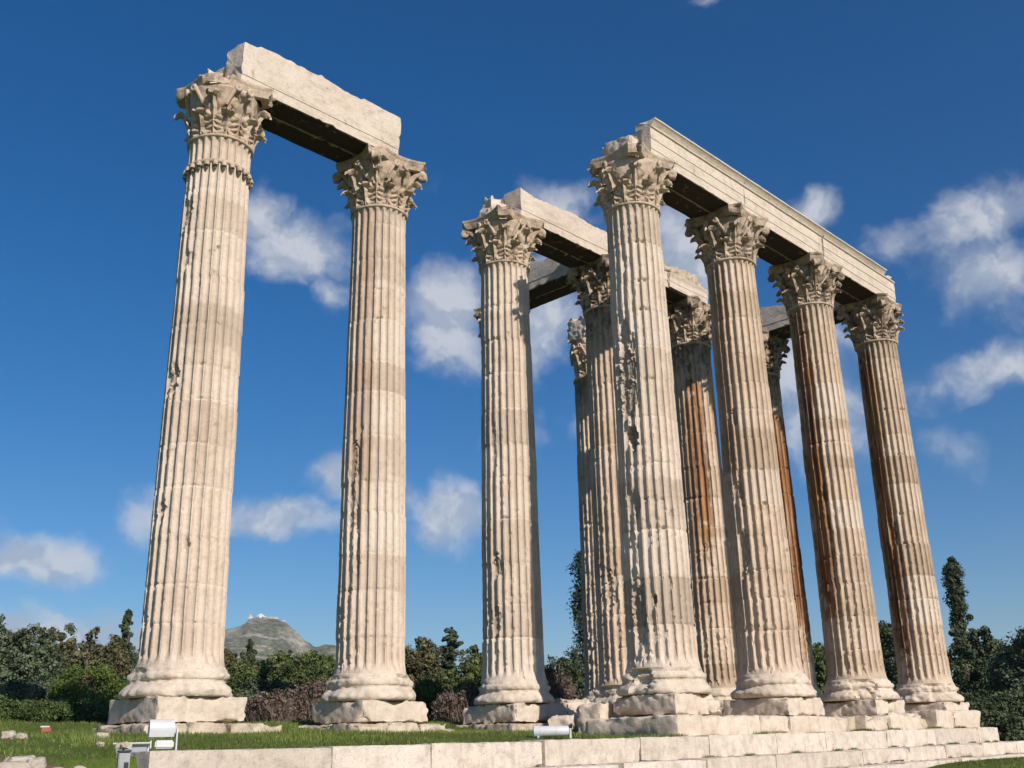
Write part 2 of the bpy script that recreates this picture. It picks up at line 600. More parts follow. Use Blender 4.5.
M['grass_blade'] = leaf_mat('grass blades', (0.092, 0.105, 0.03), (0.112, 0.156, 0.03), (0.175, 0.215, 0.055))
M['flower'] = plain_mat('yellow petals', (0.75, 0.60, 0.05), 0.6)


def ground_mat():
    m, nt, b = mat_new('grass and earth')
    g = nt.nodes.new('ShaderNodeNewGeometry')
    pos = g.outputs['Position']
    n1 = noise(nt, pos, 0.35, 6, 0.6)
    n2 = noise(nt, pos, 3.0, 6, 0.7)
    n3 = noise(nt, pos, 22.0, 3, 0.7)
    grass = ramp(nt, n2, [(0.3, (0.065, 0.100, 0.018)), (0.7, (0.115, 0.160, 0.030))])
    grass = mixc(nt, maprange(nt, n3, 0.45, 0.75, 0, 0.6), grass, (0.035, 0.058, 0.012))
    earth = ramp(nt, n2, [(0.3, (0.13, 0.085, 0.05)), (0.7, (0.24, 0.17, 0.11))])
    bare = math_(nt, 'MULTIPLY', attr(nt, 'bare'), maprange(nt, n1, 0.3, 0.6, 0.4, 1.3))
    bare = math_(nt, 'ADD', bare, maprange(nt, n1, 0.62, 0.75, 0, 0.5))
    mm = nt.nodes.new('ShaderNodeMapRange'); nt.links.new(bare, mm.inputs['Value'])
    mm.inputs['From Min'].default_value = 0.25; mm.inputs['From Max'].default_value = 0.7
    col = mixc(nt, mm.outputs[0], grass, earth)
    nt.links.new(col, b.inputs['Base Color'])
    b.inputs['Roughness'].default_value = 0.95
    b.inputs['Specular IOR Level'].default_value = 0.1
    bn = nt.nodes.new('ShaderNodeBump'); bn.inputs['Strength'].default_value = 0.6; bn.inputs['Distance'].default_value = 0.06
    nt.links.new(n3, bn.inputs['Height']); nt.links.new(bn.outputs[0], b.inputs['Normal'])
    return m


M['ground'] = ground_mat()


def hill_mat():
    m, nt, b = mat_new('rocky scrub hillside')
    g = nt.nodes.new('ShaderNodeNewGeometry')
    pos = g.outputs['Position']
    mp = nt.nodes.new('ShaderNodeMapping'); mp.inputs['Scale'].default_value = (0.030, 0.030, 0.13)
    nt.links.new(pos, mp.inputs['Vector'])
    band = noise(nt, mp.outputs[0], 1.0, 8, 0.62, 0.6)
    pn = noise(nt, pos, 0.11, 7, 0.7)
    scrub = ramp(nt, pn, [(0.40, (0.055, 0.064, 0.034)), (0.60, (0.15, 0.15, 0.095))])
    rock = ramp(nt, pn, [(0.35, (0.19, 0.175, 0.14)), (0.65, (0.42, 0.375, 0.30))])
    f = math_(nt, 'ADD', maprange(nt, band, 0.52, 0.62, 0, 0.95), attr(nt, 'cliff'))
    cl = nt.nodes.new('ShaderNodeMath'); cl.operation = 'MINIMUM'; nt.links.new(f, cl.inputs[0]); cl.inputs[1].default_value = 1.0
    col = mixc(nt, cl.outputs[0], scrub, rock)
    nt.links.new(col, b.inputs['Base Color'])
    b.inputs['Roughness'].default_value = 0.95
    return m


M['hill'] = hill_mat()

# ------------------------------------------------------------------ ground and hill
PLAT_N = 60.0


def ground_z(X, Y):
    X = np.asarray(X, float); Y = np.asarray(Y, float)
    # ground outside the temple platform on the south and east
    low = -1.50 + 0.60 * sst(-14, -3.5, Y) + 0.25 * sst(2, 14, X) * sst(-14, -3, Y)
    plat = 0.02 + 0.44 * sst(-1.6, 4.5, Y) + 0.36 * sst(4.6, 9.0, Y) + 0.012 * np.clip(X + 15, 0, 32) * sst(4.2, -1, Y) * 0.6
    slope = -1.50 + 1.42 * sst(-13, -1.6, Y) + 0.84 * sst(-2.8, 5.5, Y)
    on_wall = sst(-1.95, -1.55, Y) * sst(17.2, 16.6, X)
    z = low + (plat - low) * on_wall
    west = sst(-15.4, -17.2, X)
    z = z + (slope - z) * west
    P = np.stack([X * 0.8, Y * 0.8, X * 0], -1)
    bump = 0.035 * fbm(P, 3, 5)
    # the far land falls gently away
    far = np.hypot(X, Y - 5)
    z = z - 1.6 * sst(26, 70, far) * (Y > -20)
    return z + bump * (1 - 0.6 * west * 0)


def make_ground():
    def axis(lo, hi, step, far):
        a = np.arange(lo, hi + step / 2, step)
        ext = np.geomspace(step * 1.5, far, 34)
        return np.concatenate([(lo - ext)[::-1], a, hi + ext])
    xs = axis(-34, 24, 0.4, 9000)
    ys = np.concatenate([axis(-22, 30, 0.4, 9000), np.array([-1.95, -1.9, -1.85, -1.75, -1.65, -1.55])])
    ys = np.unique(np.round(ys, 4))
    xs = np.unique(np.round(np.concatenate([xs, [16.6, 16.8, 17.0, 17.2]]), 4))
    X, Y = np.meshgrid(xs, ys)
    Z = ground_z(X, Y)
    bare = np.zeros_like(X)
    for (bx, by, br) in ((-18.3, -3.5, 1.3), (-17.3, -3.2, 1.0), (-19.3, -2.6, 1.4), (-17.2, -1.0, 0.5), (-20.5, -4.5, 1.6), (-18.2, -5.0, 1.7), (-19.4, -4.2, 1.4)):
        bare += np.exp(-((X - bx) ** 2 + (Y - by) ** 2) / br ** 2)
    V = np.stack([X, Y, Z], -1).reshape(-1, 3)
    me = mesh_from('ground', V, grid_faces(len(xs), len(ys)), {'bare': np.clip(bare, 0, 1).ravel()}, 180)
    o = obj('ground', me, M['ground'])
    o['kind'] = 'structure'


make_ground()


def make_hill():
    D = 1650.0
    # bearing in the picture -> height of the skyline above the eye
    px = np.array([-300, -100, 60, 140, 185, 205, 222, 230, 238, 244.6, 247.5, 252, 262, 272, 279, 286.5, 294, 301, 312, 322, 338, 360, 400, 470, 560, 800, 1200])
    py = np.array([735, 712, 690, 668, 650, 641, 636, 631.5, 629, 626, 622, 619, 619, 620.5, 623, 627.5, 636, 644, 653, 654.5, 655, 660, 672, 690, 705, 715, 722])
    c = at(262, D)
    h = np.array([c[0] - EYE[0], c[1] - EYE[1]]); h /= np.linalg.norm(h)
    rt = np.array([h[1], -h[0]])
    lat = np.array([(np.dot(pix_dir(x, y)[:2], rt) / np.dot(pix_dir(x, y)[:2], h)) * D for x, y in zip(px, py)])
    hz = np.array([pix_dir(x, y)[2] / np.dot(pix_dir(x, y)[:2], h) * D for x, y in zip(px, py)]) + 4.0
    ss = np.unique(np.concatenate([np.arange(-1800, -200, 30), np.arange(-200, 220, 3.0), np.arange(220, 1900, 30)]))
    tt = np.concatenate([np.arange(-520, 60, 6.0), np.arange(60, 700, 30.0)])
    S_, T_ = np.meshgrid(ss, tt)
    H0 = np.interp(S_, lat, hz)
    P = np.stack([S_ * 0.02, T_ * 0.02, S_ * 0], -1)
    n = fbm(P, 5, 3)
    Tn = T_ + 30 * fbm(P * 0.35, 3, 8) * sst(10, 80, np.abs(T_))
    prof = np.where(Tn < 0, np.exp(-(Tn / 250.0) ** 2), np.exp(-(Tn / 330.0) ** 2))
    steps = H0 * prof
    Z = steps + (n * 15.0) * sst(0, 60, steps) * (1 - np.exp(-((T_) / 30.0) ** 2) * 0.88)
    # little terraces and cliffs
    q = 14.0
    tz = Z / q
    fr = tz - np.floor(tz)
    kk = 0.55 * sst(0.96, 0.85, prof)
    Z = q * (np.floor(tz) + sst(0.15, 0.85, fr)) * kk + Z * (1 - kk)
    cliff = 0.9 * np.exp(-((S_ - np.interp(232, px, lat)) / 16) ** 2) * sst(0.75, 0.9, prof) + 0.8 * np.exp(-((S_ - np.interp(297, px, lat)) / 14) ** 2) * sst(0.8, 0.95, prof) \
        + 0.7 * np.exp(-((S_ - np.interp(249, px, lat)) / 10) ** 2) * sst(0.9, 0.97, prof)
    X = c[0] + rt[0] * S_ + h[0] * T_
    Y = c[1] + rt[1] * S_ + h[1] * T_
    V = np.stack([X, Y, Z - 4.0], -1).reshape(-1, 3)
    me = mesh_from('hill', V, grid_faces(len(ss), len(tt)), {'cliff': cliff.ravel()}, 180)
    o = obj('hill', me, M['hill'])
    o['kind'] = 'structure'
    global HILL_GRID
    HILL_GRID = (ss, tt, Z - 4.0)
    return c, h, rt


HC, HH, HR = make_hill()


def hill_pt(x, dt=0.0):
    """point on the hill surface at a bearing, dt metres behind the crest line"""
    d = pix_dir(x, 622)
    t = (1650.0 + dt) / np.dot(d[:2], HH)
    p = EYE + d * t
    lat_ = np.dot(p[:2] - HC[:2], HR)
    ss, tt, Z = HILL_GRID
    i = int(np.argmin(np.abs(ss - lat_))); j = int(np.argmin(np.abs(tt - dt)))
    p[2] = Z[j, i]
    return p


def simple_box(acc, c, d, rot=0.0, bevel=0.0):
    V, Q = box_grid(*d, max(d) + 1)
    cs, sn = math.cos(rot), math.sin(rot)
    V = np.stack([V[:, 0] * cs - V[:, 1] * sn, V[:, 0] * sn + V[:, 1] * cs, V[:, 2]], 1) + np.array(c)
    acc.add(V, Q)


def hilltop():
    ang = math.atan2(HR[1], HR[0])
    # chapel
    p = hill_pt(260, -6)
    t = thing('chapel', 'small white chapel with a dome on the rocky hilltop', 'chapel', tuple(p - np.array([0, 0, 2])), ang)
    a = Acc(); simple_box(a, (0, 0, 3.6), (11, 8, 7.2)); simple_box(a, (7, 0, 2.6), (4, 6, 5.2))
    obj('wall', a.mesh('chapel_wall', None), M['plaster'], t)
    V, Q = lathe([(2.9, 7.1), (2.9, 7.8), (2.6, 8.5), (1.9, 9.1), (0.8, 9.4), (0.02, 9.5)], 20)
    obj('dome', mesh_from('dome', V, Q, None, 60), M['plaster'], t)
    for x in (-3, 3):
        a = Acc(); simple_box(a, (x, -4.05, 3.2), (1.2, .2, 2.6))
        obj('window', a.mesh('window', None), M['dark'], t)
    # bell tower
    p = hill_pt(250.2, -3)
    t = thing('bell_tower', 'stone bell tower left of the white chapel on the hilltop', 'tower', tuple(p - np.array([0, 0, 3])), ang)
    a = Acc(); simple_box(a, (0, 0, 3.5), (7.0, 5.5, 7)); simple_box(a, (-0.5, 0, 8.5), (3.4, 3.4, 3.0))
    obj('shaft', a.mesh('tower_shaft', None), M['terrace'], t)
    V, Q = lathe([(2.3, 10.0), (1.4, 10.5), (0.02, 10.9)], 8)
    V[:, 0] -= 0.5
    obj('roof', mesh_from('tower_roof', V, Q, None, None), M['terrace'], t)
    # long terrace building below the chapel
    p = hill_pt(270, -24)
    t = thing('terrace_building', 'long low cream terrace building below the hilltop chapel', 'building', tuple(p - np.array([0, 0, 5])), ang)
    a = Acc(); simple_box(a, (0, 0, 4), (22, 7, 8))
    obj('wall', a.mesh('terrace_wall', None), M['terrace'], t)
    for k in range(6):
        a = Acc(); simple_box(a, (-9 + k * 3.6, -3.6, 5.2), (1.6, .3, 2.2))
        obj('window', a.mesh('terrace_window', None), M['dark'], t)
    a = Acc(); simple_box(a, (0, 0, 8.4), (23, 8, .8))
    obj('roof', a.mesh('terrace_roof', None), M['terrace'], t)
    # stone house at the right shoulder
    p = hill_pt(282, -10)
    t = thing('stone_house', 'small stone house on the right shoulder of the rocky hilltop', 'house', tuple(p - np.array([0, 0, 4])), ang)
    a = Acc(); simple_box(a, (0, 0, 3), (9, 6, 6))
    obj('wall', a.mesh('house_wall', None), M['terrace'], t)
    for x in (-2, 2):
        a = Acc(); simple_box(a, (x, -3.05, 3.4), (1.3, .2, 1.8))
        obj('window', a.mesh('house_window', None), M['dark'], t)
    a = Acc(); V = np.array([(-5, -3.6, 6), (5, -3.6, 6), (5, 3.6, 6), (-5, 3.6, 6), (-5, 0, 8.4), (5, 0, 8.4)], float)
    a.add(V, np.array([(0, 1, 5, 4), (2, 3, 4, 5), (3, 2, 1, 0)])); a.add(V, np.array([(0, 4, 3), (1, 2, 5)]))
    obj('roof', a.mesh('house_roof', None), M['terrace'], t)


hilltop()

# ------------------------------------------------------------------ the columns
S = 5.5
Z_PL, Z_PT, Z_SB, Z_RING, Z_TOP = 0.70, 1.24, 1.90, 15.42, 17.22
R_BOT, R_TOP = 0.925, 0.800
NFL = 24


def shaft_radius(h):
    return R_BOT - (R_BOT - R_TOP) * np.clip(h, 0, 1) ** 1.35


def make_shaft(seed, wear=1.0, gouges=(), rust=(), bands=(), lowres=False, top_shade=0.0):
    """fluted shaft with drums, chipped arrises and stains. gouges: (azimuth deg, z, half-width deg, half-height, depth)
    rust: (azimuth deg, half-width deg, z0, z1, amount); bands: (z0, z1, tint)"""
    rng = np.random.RandomState(seed)
    tt = np.array([0.0, 0.10, 0.16, 0.20, 0.29, 0.42, 0.58, 0.74, 0.87, 0.96])
    if lowres:
        tt = np.array([0.0, 0.16, 0.30, 0.58, 0.86])
    npf = len(tt)
    u = (np.arange(NFL)[:, None] + tt[None, :]).ravel()
    tph = np.tile(tt, NFL)
    th0 = u / NFL * 2 * np.pi
    na = len(th0)
    H = Z_RING - Z_SB
    dz = 0.16 if lowres else 0.042
    nz = int(H / dz) + 1
    z1 = np.linspace(Z_SB, Z_RING, nz)
    # drums
    joints = [Z_SB]
    while joints[-1] < Z_RING - 1.6:
        joints.append(joints[-1] + rng.uniform(0.85, 1.35))
    joints = np.array(joints + [Z_RING])
    # snap the joints to rows
    joints = z1[np.argmin(np.abs(z1[:, None] - joints[None, :]), 0)]
    drum = np.clip(np.searchsorted(joints, z1 + 1e-6) - 1, 0, len(joints) - 2)
    nd = len(joints)
    dtint = np.clip(rng.normal(0.0, 0.40, nd), -0.75, 0.7)
    ddx, ddy, drr = rng.normal(0, 0.006, nd), rng.normal(0, 0.006, nd), rng.normal(0, 0.005, nd)
    dro = rng.normal(0, 0.012, nd)
    TH, Z = np.meshgrid(th0, z1)
    TP, DR = np.meshgrid(tph, drum)
    h = (Z - Z_SB) / H
    Rz = shaft_radius(h) + drr[DR]
    # flare at both ends
    Rz = Rz + 0.060 * np.exp(-((Z - Z_SB) / 0.16)) + 0.04 * np.exp(-((Z_RING - Z) / 0.09))
    P = np.stack([np.cos(TH), np.sin(TH), Z * 0.9], -1)
    off = np.array([seed * 7.13, seed * 3.3, seed * 1.7])
    # lower part and weather side are more worn
    w_low = sst(9.0, 2.5, Z)
    side = 0.5 + 0.5 * np.cos(TH - R(190))
    W = wear * (0.08 + 0.44 * w_low + 0.40 * side)
    n_big = fbm(P * 1.1 + off, 3, seed)
    n_mid = fbm(np.stack([P[..., 0] * 7, P[..., 1] * 7, Z * 4.2], -1) + off, 3, seed + 3)
    n_fin = fbm(np.stack([P[..., 0] * 14, P[..., 1] * 14, Z * 11.0], -1) + off, 2, seed + 6)
    flc = np.clip((TP - 0.16) / 0.84, 0, 1) * 2 - 1
    influte = TP > 0.165
    depth = np.where(influte, np.sqrt(np.clip(1 - flc ** 2, 0, 1)), 0.0)
    D = 0.092 * (Rz / 0.9)
    endf = sst(Z_SB + 0.10, Z_SB + 0.42 + 0.0 * Z, Z + 0.10 * (1 - np.abs(flc))) * sst(Z_RING - 0.06, Z_RING - 0.24, Z - 0.10 * (1 - np.abs(flc)))
    fade = np.clip(1 - 0.30 * w_low * wear * sst(-0.2, 0.9, n_big), 0.4, 1)
    d = D * depth * endf * fade
    # arris chips
    arris = np.exp(-(np.minimum(np.abs(TP - 0.08), np.abs(TP - 1.08)) / 0.16) ** 2)
    chip = sst(0.42, 0.66, n_mid + 0.45 * n_fin + 0.35 * (W - 0.6)) * arris
    d = d + D * 0.75 * chip * np.clip(W, 0, 1.3)
    d = d + 0.012 * W * n_fin * (0.35 + arris) + 0.012 * W * np.clip(n_big, -0.6, 1)
    spall = sst(0.80, 0.95, n_big + 0.35 * n_mid + 0.25 * (W - 0.8))
    d = d + 0.06 * spall * np.clip(W, 0, 1.2)
    # joints between drums
    jd = np.min(np.abs(z1[:, None] - joints[None, 1:-1]), 1)
    jrow = (jd < dz * 0.3)[:, None] * np.ones(na)[None, :]
    jn = fbm(np.stack([np.cos(TH) * 3, np.sin(TH) * 3, Z * 0 + DR], -1) + off, 3, seed + 12)
    d = d + jrow * (0.012 + 0.04 * sst(0.15, 0.8, jn + 0.4 * (W - 0.6)))
    jnear = (jd < dz * 1.6)[:, None] * np.ones(na)[None, :]
    d = d + jnear * 0.05 * sst(0.45, 0.9, jn + 0.3 * (W - 0.6))
    rust_a = np.zeros_like(TH)
    tint = dtint[DR] + 0.25 * n_big
    crust_shade = np.zeros_like(TH)
    for (az, zc, wa, hh, dep) in gouges:
        a = (TH - R(az) + np.pi) % (2 * np.pi) - np.pi
        q = np.sqrt((a / R(wa)) ** 2 + ((Z - zc) / hh) ** 2) + 0.35 * n_fin + 0.25 * n_mid
        g = sst(1.0, 0.82, q)
        keep = np.clip(dep + 0.02 * n_fin, 0, None)
        d = d * (1 - g) + g * np.maximum(d * 0.35 + keep, keep)
        tint = tint - 0.5 * g
        crust_shade = np.maximum(crust_shade, 0.25 * g)
    for (az, wa, za, zb, am) in rust:
        a = (TH - R(az) + np.pi) % (2 * np.pi) - np.pi
        edge = n_mid * 0.35
        f = sst(1.25, 0.55, np.abs(a) / R(wa) + edge) * sst(za - 0.8, za + 0.6, Z + n_mid * 1.3) * sst(zb + 0.4, zb - 0.5, Z + n_mid)
        rust_a = np.maximum(rust_a, am * f)
    for (za, zb, tv) in bands:
        f = sst(za - 0.12, za + 0.02, Z + 0.08 * n_mid) * sst(zb + 0.10, zb - 0.02, Z + 0.08 * n_mid)
        tint = tint * (1 - f) + 0.72 * tv * f
    if top_shade:
        crust_shade = np.maximum(crust_shade, top_shade * sst(Z_RING - 1.6, Z_RING - 0.2, Z + 0.6 * n_mid))  # shaft top painted darker for the shade below the capital
    Rr = Rz - d
    TH2 = TH + dro[DR] / 1.0 * 0.3
    # wavy arrises where the stone has weathered
    TH2 = TH2 + 0.005 * W * w_low * fbm(np.stack([np.cos(TH) * 2, np.sin(TH) * 2, Z * 2.2], -1) + off + 40, 2, seed + 20)
    X = Rr * np.cos(TH2) + ddx[DR]
    Y = Rr * np.sin(TH2) + ddy[DR]
    V = np.stack([X, Y, Z], -1).reshape(-1, 3)
    return mesh_from('shaft', V, grid_faces(na, nz, True), {'rust': np.clip(rust_a, 0, 1).ravel(), 'tint': np.clip(tint, -1, 1).ravel(), 'crust_shade': crust_shade.ravel()}, 32)


def make_base(seed, wear=1.0, bite=None):
    """attic base: two tori with a hollow between; bite = (azimuth deg, half width deg, depth) knocks a piece off"""
    pr = [(0.6, Z_PT - 0.01)] + [(r_, Z_PT + (Z_SB - Z_PT) * f_) for (r_, f_) in (
        (1.225, 0.0), (1.262, 0.05), (1.275, 0.13), (1.262, 0.22), (1.215, 0.31), (1.165, 0.38), (1.135, 0.42), (1.105, 0.45), (1.095, 0.50),
        (1.10, 0.55), (1.125, 0.58), (1.138, 0.64), (1.138, 0.71), (1.118, 0.77), (1.075, 0.80), (1.055, 0.84), (1.045, 0.90), (1.02, 0.95), (1.005, 1.0))]
    pr += [(0.97, Z_SB + 0.012), (0.5, Z_SB + 0.012)]
    pr2 = []
    for (a_, b_) in zip(pr[:-1], pr[1:]):
        pr2 += [a_, ((a_[0] + b_[0]) / 2, (a_[1] + b_[1]) / 2)]
    V, Q = lathe(pr2 + [pr[-1]], 150)
    off = np.array([seed * 4.7, seed * 2.1, 0])
    r = np.hypot(V[:, 0], V[:, 1])
    th = np.arctan2(V[:, 1], V[:, 0])
    n1 = fbm(V * 1.3 + off, 3, seed)
    n1 = 0.75 * n1 + 0.25 * np.round(n1 * 3) / 3
    n2 = fbm(V * 7 + off, 3, seed + 2)
    dd = wear * (0.075 * np.clip(n1 * 1.4 + 0.05, -0.1, 1.2) + 0.018 * n2)
    dd = dd + wear * 0.030 * sst(0.1, 0.5, fbm(V * 2.2 + off + 9, 3, seed + 5))
    if bite:
        for (az, wa, dep) in bite:
            a = np.abs((th - R(az) + np.pi) % (2 * np.pi) - np.pi) / R(wa)
            dd = dd + dep * sst(1.15, 0.6, a + 0.5 * n2 + 0.3 * n1)
    dd = dd * sst(Z_SB + 0.01, Z_SB - 0.10, V[:, 2])
    k = np.clip((r - dd), 0.62, None) / np.maximum(r, 1e-6)
    k = np.where(r > 0.9, k, 1.0)
    V[:, 0] *= k
    V[:, 1] *= k
    return mesh_from('column_base', V, Q, None, 50)


def bell_r(z):
    return 0.775 + 0.02 * z + 0.20 * np.clip(z / 1.5, 0, 1) ** 2.6


def leaf_mesh(h, halfw, lean, curl_r, seed):
    """acanthus leaf: lobed outline, drilled grooves, tip curling outwards; axis at azimuth 0"""
    nu, nv = 17, 44
    u = np.linspace(-1, 1, nu)
    v = np.linspace(0, 1, nv)
    U_, V_ = np.meshgrid(u, v)
    curl0 = 0.80
    zc = np.where(V_ < curl0, V_ / curl0 * h, h)
    rad = bell_r(zc) + 0.045 + lean * np.clip(V_ / curl0, 0, 1) ** 2.4
    ph = np.clip((V_ - curl0) / (1 - curl0), 0, 1) * R(165)
    rad = rad + np.where(V_ > curl0, curl_r * (1 - np.cos(ph)), 0)
    zc = zc + np.where(V_ > curl0, curl_r * 0.9 * np.sin(ph), 0)
    # lobed half width: five pairs of lobes with deep notches between them
    lobp = (V_ * 5.0 + 0.15) % 1.0
    lob = np.clip(np.abs(lobp - 0.42) * 2.1, 0, 1)
    wprof = halfw * (0.80 + 0.30 * np.sin(np.pi * np.clip(V_ * 0.9 + 0.05, 0, 1)))
    wprof = wprof * np.where(V_ > 0.62, 1 - 0.72 * ((V_ - 0.62) / 0.38) ** 1.3, 1.0)
    au = np.abs(U_)
    wid = wprof * (1 - 0.42 * lob ** 2.0 * au ** 1.5)
    # fingers of each lobe sweep upward: edges sit higher than the rib
    zc = zc + 0.13 * au ** 1.3 * h * np.clip(V_ * 3, 0, 1) * (V_ < curl0 + 0.2) * 0.8 - 0.03
    # relief: strong mid rib, side veins and drilled eyes
    vein = 0.5 + 0.5 * np.cos(2 * np.pi * (V_ * 5.0 - 0.27))
    rad = rad - 0.085 * (1 - vein) ** 1.5 * np.clip(au * 2.2, 0, 1) * np.clip(1.25 - V_, 0, 1)
    rad = rad + 0.05 * np.exp(-(U_ / 0.11) ** 2) - 0.05 * np.exp(-((au - 0.24) / 0.09) ** 2)
    rad = rad + 0.055 * au ** 2.2
    th = U_ * wid / np.maximum(rad, 0.5)
    F_ = np.stack([rad * np.cos(th), rad * np.sin(th), zc], -1).reshape(-1, 3)
    # back surface for thickness
    rb = rad - 0.055
    rb = np.where(V_ > curl0, rad - 0.055 * np.cos(ph), rb)
    zb = np.where(V_ > curl0, zc - 0.055 * np.sin(ph), zc)
    B_ = np.stack([rb * np.cos(th * .97), rb * np.sin(th * .97), zb], -1).reshape(-1, 3)
    n = nu * nv
    f1 = grid_faces(nu, nv)
    f2 = f1[:, ::-1] + n
    ring = [j * nu for j in range(nv)]
    ring2 = [j * nu + nu - 1 for j in range(nv)]
    side = []
    for a, b in zip(ring[:-1], ring[1:]):
        side.append((a, b, b + n, a + n))
    for a, b in zip(ring2[:-1], ring2[1:]):
        side.append((b, a, a + n, b + n))
    top = [((nv - 1) * nu + i, (nv - 1) * nu + i + 1, (nv - 1) * nu + i + 1 + n, (nv - 1) * nu + i + n) for i in range(nu - 1)]
    V = np.vstack([F_, B_])
    V += 0.012 * np.stack([fbm(V * 6 + seed * 3 + k * 9, 2, seed + k) for k in range(3)], -1)
    return mesh_from('acanthus_leaf', V, np.vstack([f1, f2, np.array(side), np.array(top)]), None, 60)


LEAF_LOW = [leaf_mesh(0.54, 0.315, 0.12, 0.075, s) for s in (1, 2)]
LEAF_HIGH = [leaf_mesh(0.98, 0.32, 0.15, 0.085, s) for s in (3, 4)]


def volute_mesh(seed):
    """corner volute: a stalk sweeping out to the abacus corner and rolling into a spiral; along azimuth 0"""
    a = Acc()
    path, rr = [], []
    for t in np.linspace(0, 1, 14):
        r = 0.86 + 0.44 * t ** 1.7
        z = 0.66 + 0.80 * math.sin(t * math.pi / 2) ** 0.85
        path.append((r, 0, z)); rr.append(0.11 + 0.045 * t)
    cx_, cz_ = 1.30, 1.46 - 0.10
    for k in range(1, 15):
        t = k / 14
        ang = R(90 - 300 * t)
        q = 0.10 * (1 - 0.62 * t)
        path.append((cx_ + q * math.cos(ang), 0, cz_ + q * math.sin(ang))); rr.append(0.135 - 0.03 * t)
    path = np.array(path)
    # flat ribbon: broad in the tangential direction
    w = np.array(rr) * 1.05
    T = np.gradient(path, axis=0); T /= np.linalg.norm(T, axis=1)[:, None] + 1e-9
    nrm = np.stack([-T[:, 2], np.zeros(len(T)), T[:, 0]], 1)
    prof = [(-1, -0.3), (-0.75, -1), (0, -0.55), (0.75, -1), (1, -0.3), (1, 0.4), (0.75, 1), (0, 0.6), (-0.75, 1), (-1, 0.4)]
    V = []
    for i in range(len(path)):
        th_ = 0.085 if i < 20 else 0.06
        for (x, y) in prof:
            V.append(path[i] + np.array([0, 1, 0]) * x * w[i] + nrm[i] * y * th_)
    V = np.array(V)
    V += 0.01 * np.stack([fbm(V * 6 + seed * 3 + k * 9, 2, seed + k) for k in range(3)], -1)
    a.add(V, grid_faces(len(prof), len(path), True))
    return a.mesh('volute', 60)


def helix_mesh(side, seed):
    """inner tendril curling under the middle of the abacus"""
    path, rr = [], []
    for t in np.linspace(0, 1, 10):
        az = R(side * (26 - 15 * t))
        r = 0.90 + 0.13 * t
        path.append((r * math.cos(az), r * math.sin(az), 0.85 + 0.58 * t)); rr.append(0.055 + 0.01 * t)
    for k in range(1, 13):
        t = k / 12
        q = 0.10 * (1 - 0.6 * t)
        a_ = R(90 - 380 * t)
        az = R(side * (11 - math.degrees(q * math.cos(a_)) * 0.9))
        r = 1.04
        path.append((r * math.cos(az), r * math.sin(az), 1.35 + q * math.sin(a_))); rr.append(0.058 - 0.02 * t)
    V, F, T = tube(path, rr, 8)
    a = Acc(); a.add(V, F); a.add(V, T)
    return a.mesh('helix', 60)


VOLUTE = [volute_mesh(s) for s in (1, 2)]
HELIX = [helix_mesh(1, 1), helix_mesh(-1, 2)]


def abacus_mesh(seed, wear=1.0, lost=()):
    """concave-sided slab with cut corners in two mouldings; lost: (azimuth deg, half width deg, radius left)"""
    n = 160
    th = np.linspace(0, 2 * np.pi, n, endpoint=False)
    a = (th + np.pi / 4) % (np.pi / 2) - np.pi / 4          # angle from the face centre
    corner = 1.42
    cut = corner * np.cos(0.0) / np.cos(np.pi / 4 - np.abs(a))
    # circular hollow: distance to concave arc
    yc, rc = 2.55, 1.62
    ca = yc * np.cos(a); disc = np.maximum(rc ** 2 - (yc * np.sin(a)) ** 2, 0)
    arc = ca - np.sqrt(disc)
    arc = np.where((yc * np.sin(a)) ** 2 < rc ** 2, arc, 9)
    rad = np.minimum(arc, cut)
    prof = [(0.72, 1.50), (0.90, 1.505), (0.92, 1.56), (0.96, 1.64), (0.97, 1.68), (0.955, 1.69), (1.0, 1.74), (1.005, 1.80), (0.99, 1.803), (0.6, 1.803)]
    V = []
    for (k, z) in prof:
        V.append(np.stack([rad * k * np.cos(th), rad * k * np.sin(th), np.full(n, z)], -1))
    V = np.concatenate(V)
    off = np.array([seed * 2.7, seed * 6.1, 0])
    n1 = fbm(V * 1.6 + off, 3, seed)
    n2 = fbm(V * 6 + off, 2, seed + 1)
    r = np.hypot(V[:, 0], V[:, 1])
    dd = wear * (0.22 * np.clip(n1 - 0.15, 0, 1) * sst(0.9, 1.4, r) + 0.02 * n2)
    t_ = np.arctan2(V[:, 1], V[:, 0])
    for (az, wa, keep) in lost:
        q = np.abs((t_ - R(az) + np.pi) % (2 * np.pi) - np.pi) / R(wa) + 0.35 * n2 + 0.25 * n1
        g = sst(1.1, 0.75, q)
        dd = np.maximum(dd, g * np.clip(r - keep - 0.12 * n1, 0, None))
    k = (r - dd) / r
    V[:, 0] *= k; V[:, 1] *= k
    return mesh_from('abacus', V, grid_faces(n, len(prof), True), None, 45)


def bell_mesh(seed):
    pr = [(0.60, 0.0), (0.775, 0.0)] + [(float(bell_r(z)), z) for z in np.linspace(0.05, 1.42, 14)] + [(0.95, 1.46), (0.96, 1.50), (0.5, 1.505)]
    V, Q = lathe(pr, 64, 0.03, seed, 2.5)
    return mesh_from('capital', V, Q, None, 50)


BELL = [bell_mesh(s) for s in (1, 2, 3)]


def ring_mesh():
    pr = [(0.74, -0.02)] + [(0.815 + 0.055 * math.cos(R(t)), 0.03 + 0.05 * math.sin(R(t))) for t in np.linspace(-90, 90, 9)] + [(0.74, 0.085)]
    V, Q = lathe(pr, 96, 0.012, 3, 3)
    return mesh_from('ring', V, Q, None, 60)


RING = ring_mesh()
COLGROUP = 'standing columns of the temple ruin'


